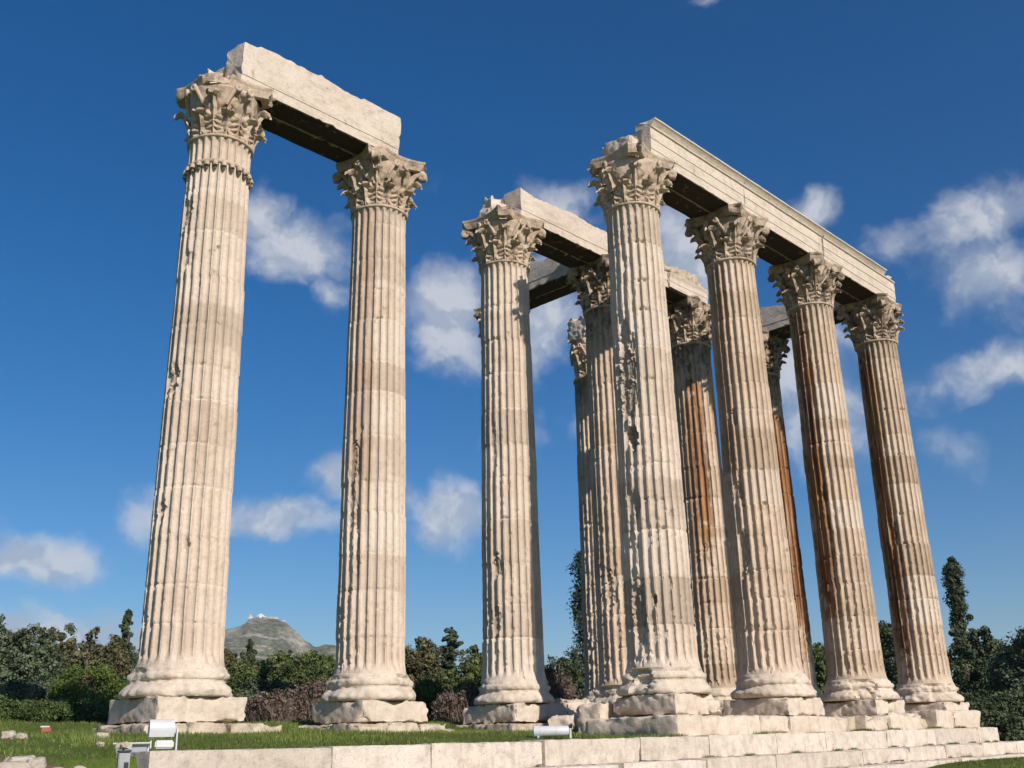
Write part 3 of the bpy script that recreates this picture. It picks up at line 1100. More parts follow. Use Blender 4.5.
def plinth_mesh(seed, amp=0.12, size=2.2):
    V, Q = rough_block(size, size, Z_PT - Z_PL, seed, amp * 0.46, 0.15, 0.012, 0.055, (0, 0, (Z_PL + Z_PT) / 2), 0, 2.0)
    return mesh_from('plinth', V, Q, None, 45)


def make_column(i, j, label, seed, shaft_kw=None, lost_leaves=(), lost_volutes=(), aba_lost=(), aba_wear=1.0, base_bite=None, base_wear=1.35, plinth_amp=0.12, lost_helix=(), collar=False, soot_shade=0.0):
    t = thing('temple_column', label, 'column', (S * i, S * j, 0), 0, COLGROUP)
    rng = np.random.RandomState(seed + 50)
    obj('plinth', plinth_mesh(seed, plinth_amp), M['plinth'], t)
    obj('base', make_base(seed, base_wear, base_bite), M['plinth'], t)
    obj('shaft', make_shaft(seed, **(shaft_kw or {})), M['warm' if soot_shade > 0.3 else 'marble'], t)
    obj('ring', RING, M['capital'], t, (0, 0, Z_RING - 0.03))
    cp = obj('capital', BELL[seed % 3], M['capital'], t, (0, 0, Z_RING), rng.randint(4) * math.pi / 2)
    base_rot = cp.rotation_euler[2]
    for k in range(8):
        az = k * 45
        if ('L', k) not in lost_leaves:
            obj('acanthus_leaf', LEAF_LOW[rng.randint(2)], M['capital'], cp, (0, 0, 0.06), R(az + 22.5) - base_rot)
        if ('H', k) not in lost_leaves:
            obj('acanthus_leaf', LEAF_HIGH[rng.randint(2)], M['capital'], cp, (0, 0, 0.06), R(az) - base_rot)
    for k in range(4):
        if k not in lost_volutes:
            obj('volute', VOLUTE[rng.randint(2)], M['capital'], cp, (0, 0, 0.02), R(45 + 90 * k) - base_rot)
        for s in (0, 1):
            if (k, s) not in lost_helix:
                obj('tendril', HELIX[s], M['capital'], cp, (0, 0, 0.06), R(90 * k) - base_rot)
    obj('abacus', abacus_mesh(seed, aba_wear, aba_lost), M['capital'], cp, (0, 0, 0), -base_rot)
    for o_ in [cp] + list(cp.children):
        o_['soot_shade'] = soot_shade  # sooty patches, heavier on back capitals to paint in their shade
    if collar:
        a = Acc()
        V, Q = lathe([(0.74, 0.10), (0.835, 0.10), (0.862, 0.13), (0.862, 0.18), (0.835, 0.21), (0.74, 0.21)], 96, 0.006, 4, 4)
        a.add(V, Q)
        for k in range(NFL):
            az = 2 * math.pi * (k + 0.58) / NFL
            path = [(0.80 + 0.05 * math.sin(q * 2.6) , 0, 0.14 - 0.22 * q) for q in np.linspace(0, 1, 6)]
            V, F, T = tube(path, [0.07, 0.075, 0.075, 0.068, 0.05, 0.02], 7)
            c, s_ = math.cos(az), math.sin(az)
            V = np.stack([V[:, 0] * c - V[:, 1] * s_, V[:, 0] * s_ + V[:, 1] * c, V[:, 2]], 1)
            a.add(V, F); a.add(V, T)
        obj('collar', a.mesh('collar', 60), M['capital'], t, (0, 0, Z_RING - 0.92))
    return t


# azimuth of the camera seen from the columns is about 225 deg; 180 = west, 270 = south
make_column(-2, 1, 'leftmost and nearest column, a beaded collar below its capital', 11,
            dict(wear=0.55, bands=((9.6, 10.6, -0.9), (13.7, 14.6, 0.75), (11.0, 12.2, .35)), gouges=((195, 11.9, 12, 0.25, 0.07), (222, 11.15, 3, 0.08, 0.12), (236, 4.6, 5, 0.14, 0.10), (190, 5.4, 9, 0.3, 0.09), (188, 8.7, 10, 0.5, 0.08), (205, 9.15, 3, .08, .1), (186, 13.3, 9, .6, .06), (250, 12.2, 2, .06, .1))),
            lost_leaves=(('H', 4), ('L', 3)), lost_volutes=(1, 2, 3), aba_lost=((222, 22, 1.0), (195, 16, 1.15), (135, 14, 1.27), (315, 10, 1.27)), aba_wear=0.8, plinth_amp=0.10, collar=True)
make_column(-1, 1, 'second column from the left, beneath the right end of the broken beam, rust striped flutes', 12,
            soot_shade=0.10, shaft_kw=dict(wear=0.55, bands=((13.0, 13.9, -0.7), (6.2, 7.2, 0.5), (7.2, 8.2, -.35)), rust=((209, 20, 6.5, 15.6, 0.42), (192, 12, 7.0, 13.0, 0.5)), gouges=((196, 7.6, 8, 0.6, 0.10), (200, 6.0, 5, 0.35, 0.14), (204, 5.0, 5, 0.55, 0.12), (190, 6.8, 8, 1.5, 0.06))),
            lost_leaves=(), lost_volutes=(), aba_lost=((232, 13, 1.2),), plinth_amp=0.13)
make_column(0, 1, 'third column from the left, grey banded, behind the white tube lamp', 13,
            dict(wear=0.65, bands=((9.0, 10.2, -0.8), (12.6, 13.6, -0.35), (8.0, 9.0, 0.5)), gouges=((192, 5.3, 8, 0.35, 0.1), (190, 3.6, 9, 0.5, 0.08), (193, 9.0, 8, 0.8, 0.05))),
            lost_volutes=(2,), aba_lost=((225, 9, 1.22),), plinth_amp=0.16, base_wear=1.3)
make_column(0, 0, 'battered column at the left end of the front row, shaft deeply gouged', 14,
            dict(wear=0.9, bands=((6.3, 6.9, -0.8), (12.0, 13.0, .2)), gouges=((181, 10.25, 21, 0.75, 0.13), (183, 9.2, 20, 0.6, 0.10), (186, 8.15, 13, 0.34, 0.30), (180, 11.2, 14, 0.5, 0.12), (196, 10.9, 6, 0.35, 0.12), (186, 6.2, 9, 0.5, 0.09), (180, 3.2, 14, 0.9, 0.10), (210, 3.6, 3.5, 0.14, 0.2))),
            lost_volutes=(1, 2), aba_lost=((225, 8, 1.15), (135, 12, 1.2)), lost_helix=((2, 0), (3, 1)), base_wear=1.25, base_bite=((182, 20, 0.16),), plinth_amp=0.26)
make_column(1, 0, 'second column of the front row, pale, its shaft bitten along the shaded left edge', 15,
            soot_shade=0.55, shaft_kw=dict(wear=0.75, bands=((8.2, 9.5, -0.75), (9.5, 10.3, 0.3)), gouges=((186, 9.9, 7, 0.30, 0.11), (184, 7.6, 6, 0.5, 0.08), (180, 5.6, 9, 0.7, 0.08)), rust=((190, 6, 12.0, 15.6, 0.6), (165, 22, 8, 15.5, 0.5))),
            lost_volutes=(2,), aba_wear=0.9, base_wear=1.7, plinth_amp=0.14)
make_column(2, 0, 'third column of the front row with dark rust stains down its left side', 16,
            soot_shade=0.65, shaft_kw=dict(wear=0.72, bands=((9.6, 10.5, 0.4),), rust=((164, 30, 4.0, 15.3, 1.0), (186, 9, 8.0, 14.0, 0.9), (176, 14, 7.5, 12.5, 0.9)), gouges=((186, 8.2, 6, 0.4, 0.09),), top_shade=0.3),
            aba_wear=0.8, base_wear=1.9, base_bite=((215, 20, 0.14),), plinth_amp=0.26)
make_column(3, 0, 'rightmost column, at the right end of the front row beside the cypress', 17,
            soot_shade=0.65, shaft_kw=dict(wear=0.72, rust=((160, 30, 3.0, 15.0, 1.0), (181, 7, 4.0, 12.5, 0.7)), gouges=((182, 7.5, 6, 0.6, 0.06),), top_shade=0.3),
            lost_volutes=(3,), aba_lost=((315, 14, 1.15),), base_wear=1.7, base_bite=((225, 22, 0.1),), plinth_amp=0.14)
make_column(1, 1, 'narrow shadowed column just left of the battered front column, partly hidden by it', 18,
            soot_shade=0.85, shaft_kw=dict(wear=1.0, bands=((10.0, 11.0, -.3),), gouges=((190, 5.0, 10, 0.8, 0.1),), top_shade=0.8), aba_wear=0.9, base_wear=1.6)
make_column(2, 1, 'orange stained column seen between the first two columns of the front row', 19,
            soot_shade=0.9, shaft_kw=dict(wear=1.0, rust=((214, 24, 7.2, 14.0, 0.95), (188, 12, 5.5, 13.5, 0.7)), bands=((6.0, 7.4, 0.8),), top_shade=0.8), aba_wear=0.9)
make_column(3, 1, 'thin orange brown sliver of a column between the second and third front columns', 20,
            soot_shade=0.9, shaft_kw=dict(wear=0.9, rust=((262, 60, 4.2, 13.6, 1.0),), top_shade=0.7), aba_wear=0.8)
make_column(2.027, 1.973, 'farthest visible column, behind the shadowed column, with a loose block on its capital', 21,
            dict(wear=1.2, rust=((215, 20, 6.0, 13.0, 0.5),), top_shade=0.5), lost_volutes=(1, 2), lost_leaves=(('H', 3), ('H', 2), ('L', 2), ('L', 3)), aba_lost=((215, 40, 0.95), (140, 45, 0.84)), aba_wear=1.4, base_wear=1.6)
make_column(1, 2, 'column hidden behind the third column from the left, only its capital corners showing', 22, dict(wear=0.8, lowres=True), lost_volutes=(1, 3), lost_leaves=(('H', 3), ('L', 2), ('L', 3), ('H', 7), ('L', 6), ('L', 7)), aba_lost=((135, 16, 1.06), (315, 16, 1.06)))

# ------------------------------------------------------------------ architrave beams

FASCIA = [(-0.775, 0.0), (-0.775, 0.30), (-0.793, 0.305), (-0.793, 0.66), (-0.811, 0.665), (-0.811, 1.02)]
CROWN = [(-0.86, 1.05), (-0.87, 1.10), (-0.93, 1.16), (-0.965, 1.22), (-0.965, 1.27), (-0.9, 1.285)]


def beam_mesh(L, prof, yback, seed, wear=0.02, top_noise=0.0, top=None, res=0.12, chip_ends=0.08):
    """extrude a section (y, z going up the front face) along local X from 0 to L; top_noise breaks the upper edge"""
    zt = prof[-1][1] if top is None else top
    front = list(prof)
    if top is not None:
        front.append((prof[-1][0], top))
    # refine the front face
    pts = []
    for (a, b) in zip(front[:-1], front[1:]):
        m = max(1, int(math.hypot(b[0] - a[0], b[1] - a[1]) / res))
        for k in range(m):
            pts.append((a[0] + (b[0] - a[0]) * k / m, a[1] + (b[1] - a[1]) * k / m))
    pts.append(front[-1])
    y1 = front[-1][0]
    m = max(2, int((yback - y1) / res))
    for k in range(1, m + 1):
        pts.append((y1 + (yback - y1) * k / m, zt))
    mz = max(2, int(zt / res))
    for k in range(1, mz + 1):
        pts.append((yback, zt - zt * k / mz))
    y0 = front[0][0]
    for k in range(1, m):
        pts.append((yback + (y0 - yback) * k / m, 0.0))
    pts = np.array(pts)
    n = len(pts)
    nx = max(3, int(L / res) + 1)
    xs = np.linspace(0, L, nx)
    V = np.zeros((nx, n, 3))
    V[..., 0] = xs[:, None]
    V[..., 1] = pts[None, :, 0]
    V[..., 2] = pts[None, :, 1]
    off = np.array([seed * 3.3, seed * 1.7, seed * 0.9])
    n1 = fbm(V * np.array([0.9, 1.2, 1.2]) + off, 3, seed)
    n2 = fbm(V * 4.5 + off, 3, seed + 4)
    # the broken upper edge
    up = sst(0.55 * zt, zt, V[..., 2])
    if top_noise:
        prof_t = fbm(np.stack([xs * 0.75 + seed * 9, xs * 0, xs * 0], -1), 3, seed + 7)[:, None]
        V[..., 2] -= up * top_noise * (0.35 + 0.9 * np.round(prof_t * 2.5) / 2.5 + 0.35 * n1 + 0.25 * n2)
    yy = np.sign(V[..., 1] - (y0 + yback) / 2)
    k_ = 1.0 if wear > 0.01 else 0.35
    V[..., 1] -= yy * (0.012 * k_ * n2 + wear * np.clip(n1, -0.2, 1.0))
    V[..., 2] -= 0.01 * k_ * n2 * up
    # chipped lower arris
    lowf = np.exp(-V[..., 2] / 0.08) * np.exp(-np.abs(V[..., 1] - y0) / 0.08)
    V[..., 2] += lowf * 0.10 * np.clip(n2 - 0.15, 0, 1) * (wear / 0.02)
    # ends
    ed = np.minimum(xs, L - xs)[:, None]
    en = np.exp(-ed / 0.12) * chip_ends * np.clip(0.3 + n1 + 0.5 * n2, 0, 2) * np.exp(-np.minimum(zt - V[..., 2], np.abs(V[..., 1] - y0) * 1.0) / 0.25)
    sgn = np.where(xs < L / 2, 1, -1)[:, None]
    V[..., 0] += sgn * (en + np.exp(-ed / 0.05) * 0.02 * n2)
    VV = V.reshape(-1, 3)
    Q = grid_faces(n, nx, True)
    # end caps as fans
    c0 = V[0].mean(0); c1 = V[-1].mean(0)
    i0, i1 = len(VV), len(VV) + 1
    VV = np.vstack([VV, c0, c1])
    k = np.arange(n)
    T0 = np.stack([np.full(n, i0), (k + 1) % n, k], 1)
    T1 = np.stack([np.full(n, i1), (nx - 1) * n + k, (nx - 1) * n + (k + 1) % n], 1)
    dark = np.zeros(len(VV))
    # undersides coloured dark: old sooty stain with their shade painted in
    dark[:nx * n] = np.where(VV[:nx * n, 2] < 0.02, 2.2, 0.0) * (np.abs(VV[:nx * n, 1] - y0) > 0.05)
    return mesh_from('block', VV, [Q[:, ::-1], np.vstack([T0, T1])[:, ::-1]], {'crust_shade': dark}, 40)


BEAMGROUP = 'architrave beams lying across the capitals'
ZB = Z_TOP + 0.005


def beam(label, p0, p1, seed, crown=False, top=1.12, top_noise=0.0, wear=0.02, inner=(0.0, 1.0), inner_top=1.0, crown_end=0.0, low=False):
    """p0, p1: axis ends in plan; the moulded face is on the right-hand side walking p0 -> p1"""
    d = np.array(p1) - np.array(p0)
    L = float(np.hypot(*d))
    ang = math.atan2(d[1], d[0])
    t = thing('architrave', label, 'stone beam', (p0[0], p0[1], ZB), ang, BEAMGROUP)
    g = 0.006
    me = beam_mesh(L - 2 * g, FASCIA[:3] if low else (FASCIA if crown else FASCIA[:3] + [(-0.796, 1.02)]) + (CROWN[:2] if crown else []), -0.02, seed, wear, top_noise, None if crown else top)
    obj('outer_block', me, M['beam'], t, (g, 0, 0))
    if crown:
        me = beam_mesh(L - 2 * g - crown_end, [(-0.872, 0.0), (-0.885, 0.03), (-0.93, 0.09), (-0.985, 0.155), (-1.0, 0.16), (-1.0, 0.215)], -0.25, seed + 31, 0.004, 0.0, None, 0.08, 0.05)
        me.attributes['crust_shade'].data.foreach_set('value', np.zeros(len(me.vertices), np.float32))
        obj('crown_moulding', me, M['beam'], t, (g, 0, 1.105))
    if low:
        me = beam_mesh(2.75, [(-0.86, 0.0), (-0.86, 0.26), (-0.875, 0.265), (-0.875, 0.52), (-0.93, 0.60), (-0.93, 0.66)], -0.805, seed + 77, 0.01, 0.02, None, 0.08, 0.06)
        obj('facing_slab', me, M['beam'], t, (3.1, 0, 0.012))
    if inner is not None:
        x0, x1 = inner
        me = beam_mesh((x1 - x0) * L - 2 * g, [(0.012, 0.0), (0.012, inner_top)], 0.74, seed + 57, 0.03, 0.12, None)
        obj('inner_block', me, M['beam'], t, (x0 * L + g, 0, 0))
    return t


beam('broken topped beam spanning the two leftmost columns with a crack near its middle', (-11.05, 5.5), (-5.35, 5.5), 3, False, 1.52, 0.13, 0.03, (0.0, 1.0), 1.15)
beam('beam from the third column towards the shadowed column behind, with a cut inner block', (0.05, 5.5), (5.5, 5.5), 4, False, 1.10, 0.09, 0.025, (0.0, 1.0), 1.0)
beam('rubble topped beam between the shadowed column and the orange stained column', (5.5, 5.5), (11.45, 5.5), 5, False, 0.70, 0.03, 0.03, (0.0, 1.0), 1.0, low=True)
beam('moulded beam at the left end of the front row, over the battered column', (0.12, 0), (5.5, 0), 6, True, wear=0.008, inner=(0.02, 1.0))
beam('moulded middle beam of the front row between its second and third columns', (5.5, 0), (11.1, 0), 7, True, wear=0.008)
beam('moulded beam at the right end of the front row, its crown broken at the corner', (11.1, 0), (17.35, 0), 8, True, wear=0.009, crown_end=1.0)
beam('cross beam behind the third column, running back to a hidden column', (5.5, 11.5), (5.5, 6.26), 9, False, 1.12, 0.15, 0.03)
beam('grey cross beam seen between the second and third front columns', (16.5, 6.0), (16.5, 0.80), 10, False, 1.12, 0.10, 0.03)

# upper course of rubble left on the inner beam
V, Q = rough_block(5.7, 0.78, 0.52, 31, 0.12, 0.16, 0.05, 0.085, (0, 0, 0.26), 0, 2.2)
o = obj('stone_course', mesh_from('stone_course', V, Q, None, 40), M['rubble'], None, (8.5, 5.11, ZB + 0.70))
tag(o, 'rough brown stone course left on top of the beam by the orange stained column', 'stone block')
# loose stubs on the capitals
for (x, y, dx, dy, dz, sd, lab) in ((-11.42, 5.75, 0.42, 0.6, 0.62, 41, 'broken stub of stone at the left end of the leftmost beam'),
                                    (-0.28, 5.75, 0.85, 0.72, 0.85, 42, 'squared stub of stone on the capital of the third column'),
                                    (-0.18, 0.15, 0.5, 1.2, 0.80, 43, 'crumbling stub of stone atop the battered front column'),
                                    (10.7, 10.9, 0.9, 1.2, 1.15, 44, 'rounded grey block left standing on the farthest visible capital'),
                                    (17.0, -0.35, 0.5, 0.9, 0.26, 45, 'chipped corner stone above the rightmost capital')):
    zz = ZB if sd != 45 else ZB + 1.10
    V, Q = rough_block(dx, dy, dz, sd, 0.14, 0.16, 0.03, 0.07, (0, 0, dz / 2), 0, 2.0)
    o = obj('stone_stub', mesh_from('stone_stub', V, Q, None, 40), M['beam'], None, (x, y, zz))
    tag(o, lab, 'stone block')

# ------------------------------------------------------------------ foundations, steps


def foundation(x, y, label, seed, pieces, z0=0.15, z1=Z_PL - 0.005, mat='rubble'):
    a = Acc()
    for k, (cx, cy, dx, dy, dz0, rot) in enumerate(pieces):
        V, Q = rough_block(dx, dy, z1 - dz0 - z0, seed * 7 + k, 0.07, 0.12, 0.02, 0.07, (cx, cy, (z0 + z1 - dz0) / 2), rot, 2.0)
        a.add(V, Q)
    o = obj('foundation', a.mesh('foundation', 40), M[mat], None, (x, y, 0))
    tag(o, label, 'stone footing', 'rough stone footings under the plinths')


FP = [(-0.95, -0.75, 1.0, 1.2, 0.02, 0), (0.05, -0.8, 0.98, 1.1, 0.0, 0), (1.02, -0.75, 0.95, 1.25, 0.02, 0), (-0.6, 0.6, 1.6, 1.5, 0, 0), (0.8, 0.6, 1.1, 1.4, 0, 0)]
foundation(-11, 5.5, 'rubble footing under the leftmost column, behind the two floodlights', 1, FP + [(1.62, -0.9, 0.5, 1.0, 0.05, 0.05)])
foundation(-5.5, 5.5, 'low footing sunk in grass under the second column from the left', 2, FP + [(1.6, -0.7, 0.6, 1.1, 0.12, 0.1)])
foundation(0, 5.5, 'dark chipped footing under the third column from the left', 3, FP)
foundation(5.5, 5.5, 'footing under the narrow shadowed column', 4, FP)
foundation(11, 5.5, 'footing under the orange stained column', 5, FP)
foundation(16.5, 5.5, 'footing under the thin orange brown column', 6, FP)
foundation(11, 11, 'footing under the farthest visible column', 7, FP)
foundation(5.5, 11, 'footing under the column hidden behind the third column', 8, FP)

# big course blocks that carry the front row
course = [(-1.60, 2.20, 'long cream block under the battered front column', 0.12, 0.0),
          (2.23, 3.75, 'short broken block left of the second front column', 0.28, 0.0),
          (3.78, 7.05, 'smooth cream block under the second front column', 0.12, 0.0),
          (8.3, 9.9, 'chipped block left of the third front column, grass at its foot', 0.22, 0.02),
          (9.93, 12.5, 'round shouldered block under the third front column', 0.30, 0.0),
          (13.55, 15.1, 'squared pale block at the left of the rightmost column', 0.06, 0.0),
          (15.13, 17.65, 'rounded end block under the rightmost column', 0.18, 0.0)]
for k, (x0, x1, lab, amp, dz) in enumerate(course):
    d = x1 - x0
    rise = 0.25 * float(sst(7.0, 15.5, (x0 + x1) / 2))
    V, Q = rough_block(d - 0.015, 2.9, 0.60 - dz + rise, 60 + k, amp * 0.75, 0.14, 0.02, 0.09, (0, 0, 0), 0, 1.5)
    o = obj('course_block', mesh_from('course_block', V, Q, None, 40), M['plinth'], None, ((x0 + x1) / 2, -0.02, 0.395 - dz / 2 + rise / 2))
    tag(o, lab, 'stone block', 'big course blocks under the front row')
V, Q = rough_block(18.6, 2.4, 0.5, 77, 0.06, 0.1, 0.02, 0.2, (0, 0, 0), 0, 1)
o = obj('core_masonry', mesh_from('core_masonry', V, Q, None, 40), M['rubble'], None, (8.0, 0.1, 0.44))
tag(o, 'rough core masonry showing in the gaps between the front course blocks', 'masonry')


def wall_z(x):
    return 0.075 + 0.26 * np.clip((x + 15.6) / 33.0, 0, 1.1)


def step_course(name, label, x0, x1, yf, depth, ztop, h, seed, ret=0.0, amp=0.028):
    """a course of long blocks with open joints; ret > 0 adds a return along the east side"""
    rng = np.random.RandomState(seed)
    a = Acc()
    x = x0
    k = 0
    while x < x1 - 0.3:
        w = rng.uniform(2.2, 4.2)
        if x + w > x1 - 1.0:
            w = x1 - x
        zt = ztop(x + w / 2) + rng.uniform(-0.003, 0.003)
        V, Q = rough_block(w - 0.005, depth, h, seed * 11 + k, amp * rng.choice([0.25, 0.4, 0.6, 1.5]), 0.035, 0.010, 0.085, (x + w / 2, yf + depth / 2 + rng.uniform(0, 0.02), zt - h / 2), 0, 2.2)
        a.add(V, Q, tint=float(np.clip(rng.normal(0.15, 0.28), -0.6, 0.8)))
        x += w
        k += 1
    y = yf + depth
    while ret > 0 and y < ret:
        w = rng.uniform(1.3, 2.2)
        V, Q = rough_block(depth, w - 0.012, h, seed * 13 + k, amp, 0.07, 0.01, 0.12, (x1 - depth / 2, y + w / 2, ztop(x1) - h / 2), 0, 2.2)
        a.add(V, Q, tint=float(np.clip(rng.normal(0.1, 0.4), -0.8, 0.9)))
        y += w
        k += 1
    o = obj(name, a.mesh(name, 40), M['step'])
    tag(o, label, 'stone step', 'long marble steps below the columns')


step_course('stone_step', 'top step, a long pale marble course running along below all the columns', -15.6, 17.55, -2.0, 0.72, wall_z, 0.52, 3, 14)
step_course('stone_step', 'middle step, jutting out below the top one at the right', -12.0, 18.3, -2.75, 0.8, lambda x: wall_z(x) - 0.50, 0.40, 4, 14)
step_course('stone_step', 'lowest step, thin and half sunk in the grass at the right', -9.0, 18.9, -3.45, 0.8, lambda x: wall_z(x) - 0.885, 0.30, 5, 14)

# boulders and broken pieces around the battered column's back
rocks = [(1.6, 3.2, 1.5, 1.0, 0.75, 0.5, 'tumbled boulder between the shadowed column and the battered one'),
         (-0.2, 3.4, 1.9, 0.7, 0.45, 0.6, 'long low broken slab in the shade left of the battered column'),
         (-1.15, 1.5, 0.75, 0.8, 0.85, 0.2, 'upright broken lump beside the base of the battered column'),
         (2.5, 5.7, 1.4, 1.3, 0.95, 0.1, 'dark squared block in shade right of the third column'),
         (1.55, 5.3, 0.75, 1.6, 0.72, 0.1, 'shaded slab standing against the third column')]
for k, (x, y, dx, dy, dz, rot, lab) in enumerate(rocks):
    V, Q = rough_block(dx, dy, dz, 90 + k, 0.13, 0.22, 0.03, 0.08, (0, 0, dz / 2 - 0.05), rot, 1.8)
    o = obj('boulder', mesh_from('boulder', V, Q, None, 45), M['plinth'], None, (x, y, float(ground_z(x, y))))
    tag(o, lab, 'boulder')

# loose rocks in the grass at the left
RK = [(21, 742, 15.5, 0.36, 'grey'), (38, 741, 15.4, 0.34, 'pale flat'), (16, 752, 14.6, 0.5, 'brown'), (10, 754, 14.4, 0.2, 'tan'), (47, 757, 14.3, 0.17, 'white'), (62, 750, 15.0, 0.25, 'tan flat'),
      (81, 751, 15.1, 0.28, 'tan'), (66, 757, 14.2, 0.14, 'small white'), (8, 727, 20.5, 0.30, 'white'), (20, 726, 21, 0.22, 'pale'), (101, 725, 22.0, 0.26, 'round white'), (100, 731, 20, 0.16, 'white'), (32, 740, 17.0, 0.14, 'reddish'),
      (3, 760, 13.9, 0.25, 'brown'), (10, 763, 13.6, 0.2, 'tan'), (55, 765, 13.5, 0.12, 'white'), (105, 755, 14.8, 0.16, 'brown'), (72, 752, 15.0, .12, 'brown')]
for k, (px, py, dist, sz, kind) in enumerate(RK):
    p = at(px, dist)
    sz *= 0.62 if py > 748 else 0.8
    zg = float(ground_z(p[0], p[1]))
    dz = sz * 0.7
    V, Q = rock_mesh(sz * 1.2, sz * 0.95, dz, 130 + k, (0, 0, dz * 0.30), k * 1.3)
    o = obj('rock', mesh_from('rock', V, Q, None, 50), M['rock'], None, (p[0], p[1], zg))
    tag(o, '%s rock lying in the grass at the lower left of the columns' % kind, 'rock', 'loose rocks in the grass at the left')


# ------------------------------------------------------------------ lamps and small fittings
def bx(acc, c, d, res=9, amp=0.0):
    V, Q = box_grid(d[0], d[1], d[2], res)
    acc.add(V + np.array(c), Q)


def bevel_box(name, c, d, mat, parent, r=0.02):
    import bmesh
    bm = bmesh.new()
    bmesh.ops.create_cube(bm, size=1.0)
    for v in bm.verts:
        v.co = Vector((v.co.x * d[0], v.co.y * d[1], v.co.z * d[2])) + Vector(c)
    bmesh.ops.bevel(bm, geom=bm.edges[:], offset=r, segments=2, affect='EDGES')
    me = bpy.data.meshes.new(name)
    bm.to_mesh(me)
    bm.free()
    return obj(name, me, mat, parent)


def half_hood(name, w, r0, r1, mat, parent, loc, tilt=0.0):
    """a quarter-round lamp housing lying along local X"""
    n = 14
    prof = [(-r0, -r1 * 0.55), (-r0, 0.0)] + [(-r0 * math.cos(R(t)), r1 * math.sin(R(t))) for t in np.linspace(8, 100, 9)] + [(r0 * 0.62, r1 * 0.55), (r0 * 0.7, -r1 * 0.55)]
    prof = np.array(prof)
    c, s = math.cos(tilt), math.sin(tilt)
    prof = np.stack([prof[:, 0] * c - prof[:, 1] * s, prof[:, 0] * s + prof[:, 1] * c], 1)
    m = len(prof)
    V = np.array([(x, y, z) for x in (-w / 2, w / 2) for (y, z) in prof])
    F = grid_faces(m, 2, True)
    c0 = np.array([[-w / 2, *prof.mean(0)], [w / 2, *prof.mean(0)]])
    V = np.vstack([V, c0])
    T = [(2 * m, (k + 1) % m, k) for k in range(m)] + [(2 * m + 1, m + k, m + (k + 1) % m) for k in range(m)]
    o = obj(name, mesh_from(name, V, [F[:, ::-1], np.array(T)[:, ::-1]], None, 35), mat, parent, loc)
    return o


FACE = YAW - math.pi / 2
# tall floodlight standing behind the wall edge
p = at(164, 18.0)
zg = float(ground_z(p[0], p[1]))
t = thing('floodlight', 'tall white floodlight with hood and control box on a thin post before the leftmost column', 'floodlight', (p[0], p[1], zg), FACE + 0.45, 'white floodlights by the left column')
half_hood('hood', 0.37, 0.13, 0.15, M['white_metal'], t, (-0.06, 0, 0.42), 0.25)
bevel_box('control_box', (0.0, 0.02, 0.20), (0.28, 0.14, 0.12), M['white_metal'], t)
bevel_box('bracket', (0.18, 0.0, 0.17), (0.022, 0.07, 0.52), M['white_metal'], t, 0.005)
bevel_box('bracket', (-0.20, 0.0, 0.27), (0.02, 0.05, 0.26), M['white_metal'], t, 0.005)
bevel_box('lens', (-0.06, 0.115, 0.40), (0.31, 0.03, 0.17), M['glass'], t, 0.006)
bevel_box('foot', (0.18, 0.0, -0.05), (0.12, 0.14, 0.1), M['grey_metal'], t, 0.01)
# tilted floodlight
p = at(132, 18.0)
zg = float(ground_z(p[0], p[1])) - 0.10
t = thing('floodlight', 'low white floodlight tilted upward with its flat lid facing the sky, beside the grey box', 'floodlight', (p[0], p[1], zg), FACE + 0.3, 'white floodlights by the left column')
half_hood('hood', 0.44, 0.14, 0.12, M['housing'], t, (0, 0, 0.22), math.pi * 0.98)
bevel_box('lens', (0.0, 0.0, 0.295), (0.54, 0.34, 0.025), M['white_metal'], t, 0.008)
bevel_box('bracket', (-0.17, 0.0, 0.06), (0.025, 0.06, 0.30), M['white_metal'], t, 0.005)
bevel_box('bracket', (0.24, 0.0, 0.12), (0.022, 0.06, 0.30), M['white_metal'], t, 0.005)
bevel_box('control_box', (0.08, 0.03, 0.05), (0.3, 0.14, 0.12), M['grey_metal'], t, 0.01)
# grey junction box at the wall's end with a stone on its lid
p = at(125.0, 16.3)
zg = float(ground_z(p[0], p[1]))
t = thing('junction_box', 'grey metal junction box with a dark slot at the left end of the top step', 'junction box', (p[0], p[1], zg - 0.25), FACE + 0.42)
hb = 0.075 - (zg - 0.25)
bevel_box('body', (0, 0, hb / 2), (0.15, 0.22, hb), M['grey_metal'], t, 0.012)
bevel_box('lid', (0, 0, hb + 0.012), (0.17, 0.24, 0.03), M['dark'], t, 0.006)
bevel_box('slot', (0.03, -0.112, hb - 0.22), (0.06, 0.012, 0.18), M['dark'], t, 0.003)
V, Q = rough_block(0.20, 0.20, 0.12, 171, 0.07, 0.08, 0.008, 0.03, (0, 0, 0.06), 0.3, 5)
o = obj('rock', mesh_from('rock', V, Q, None, 50), M['rock'], None, (p[0], p[1], 0.105))
tag(o, 'rounded pinkish stone resting on the grey junction box', 'rock')
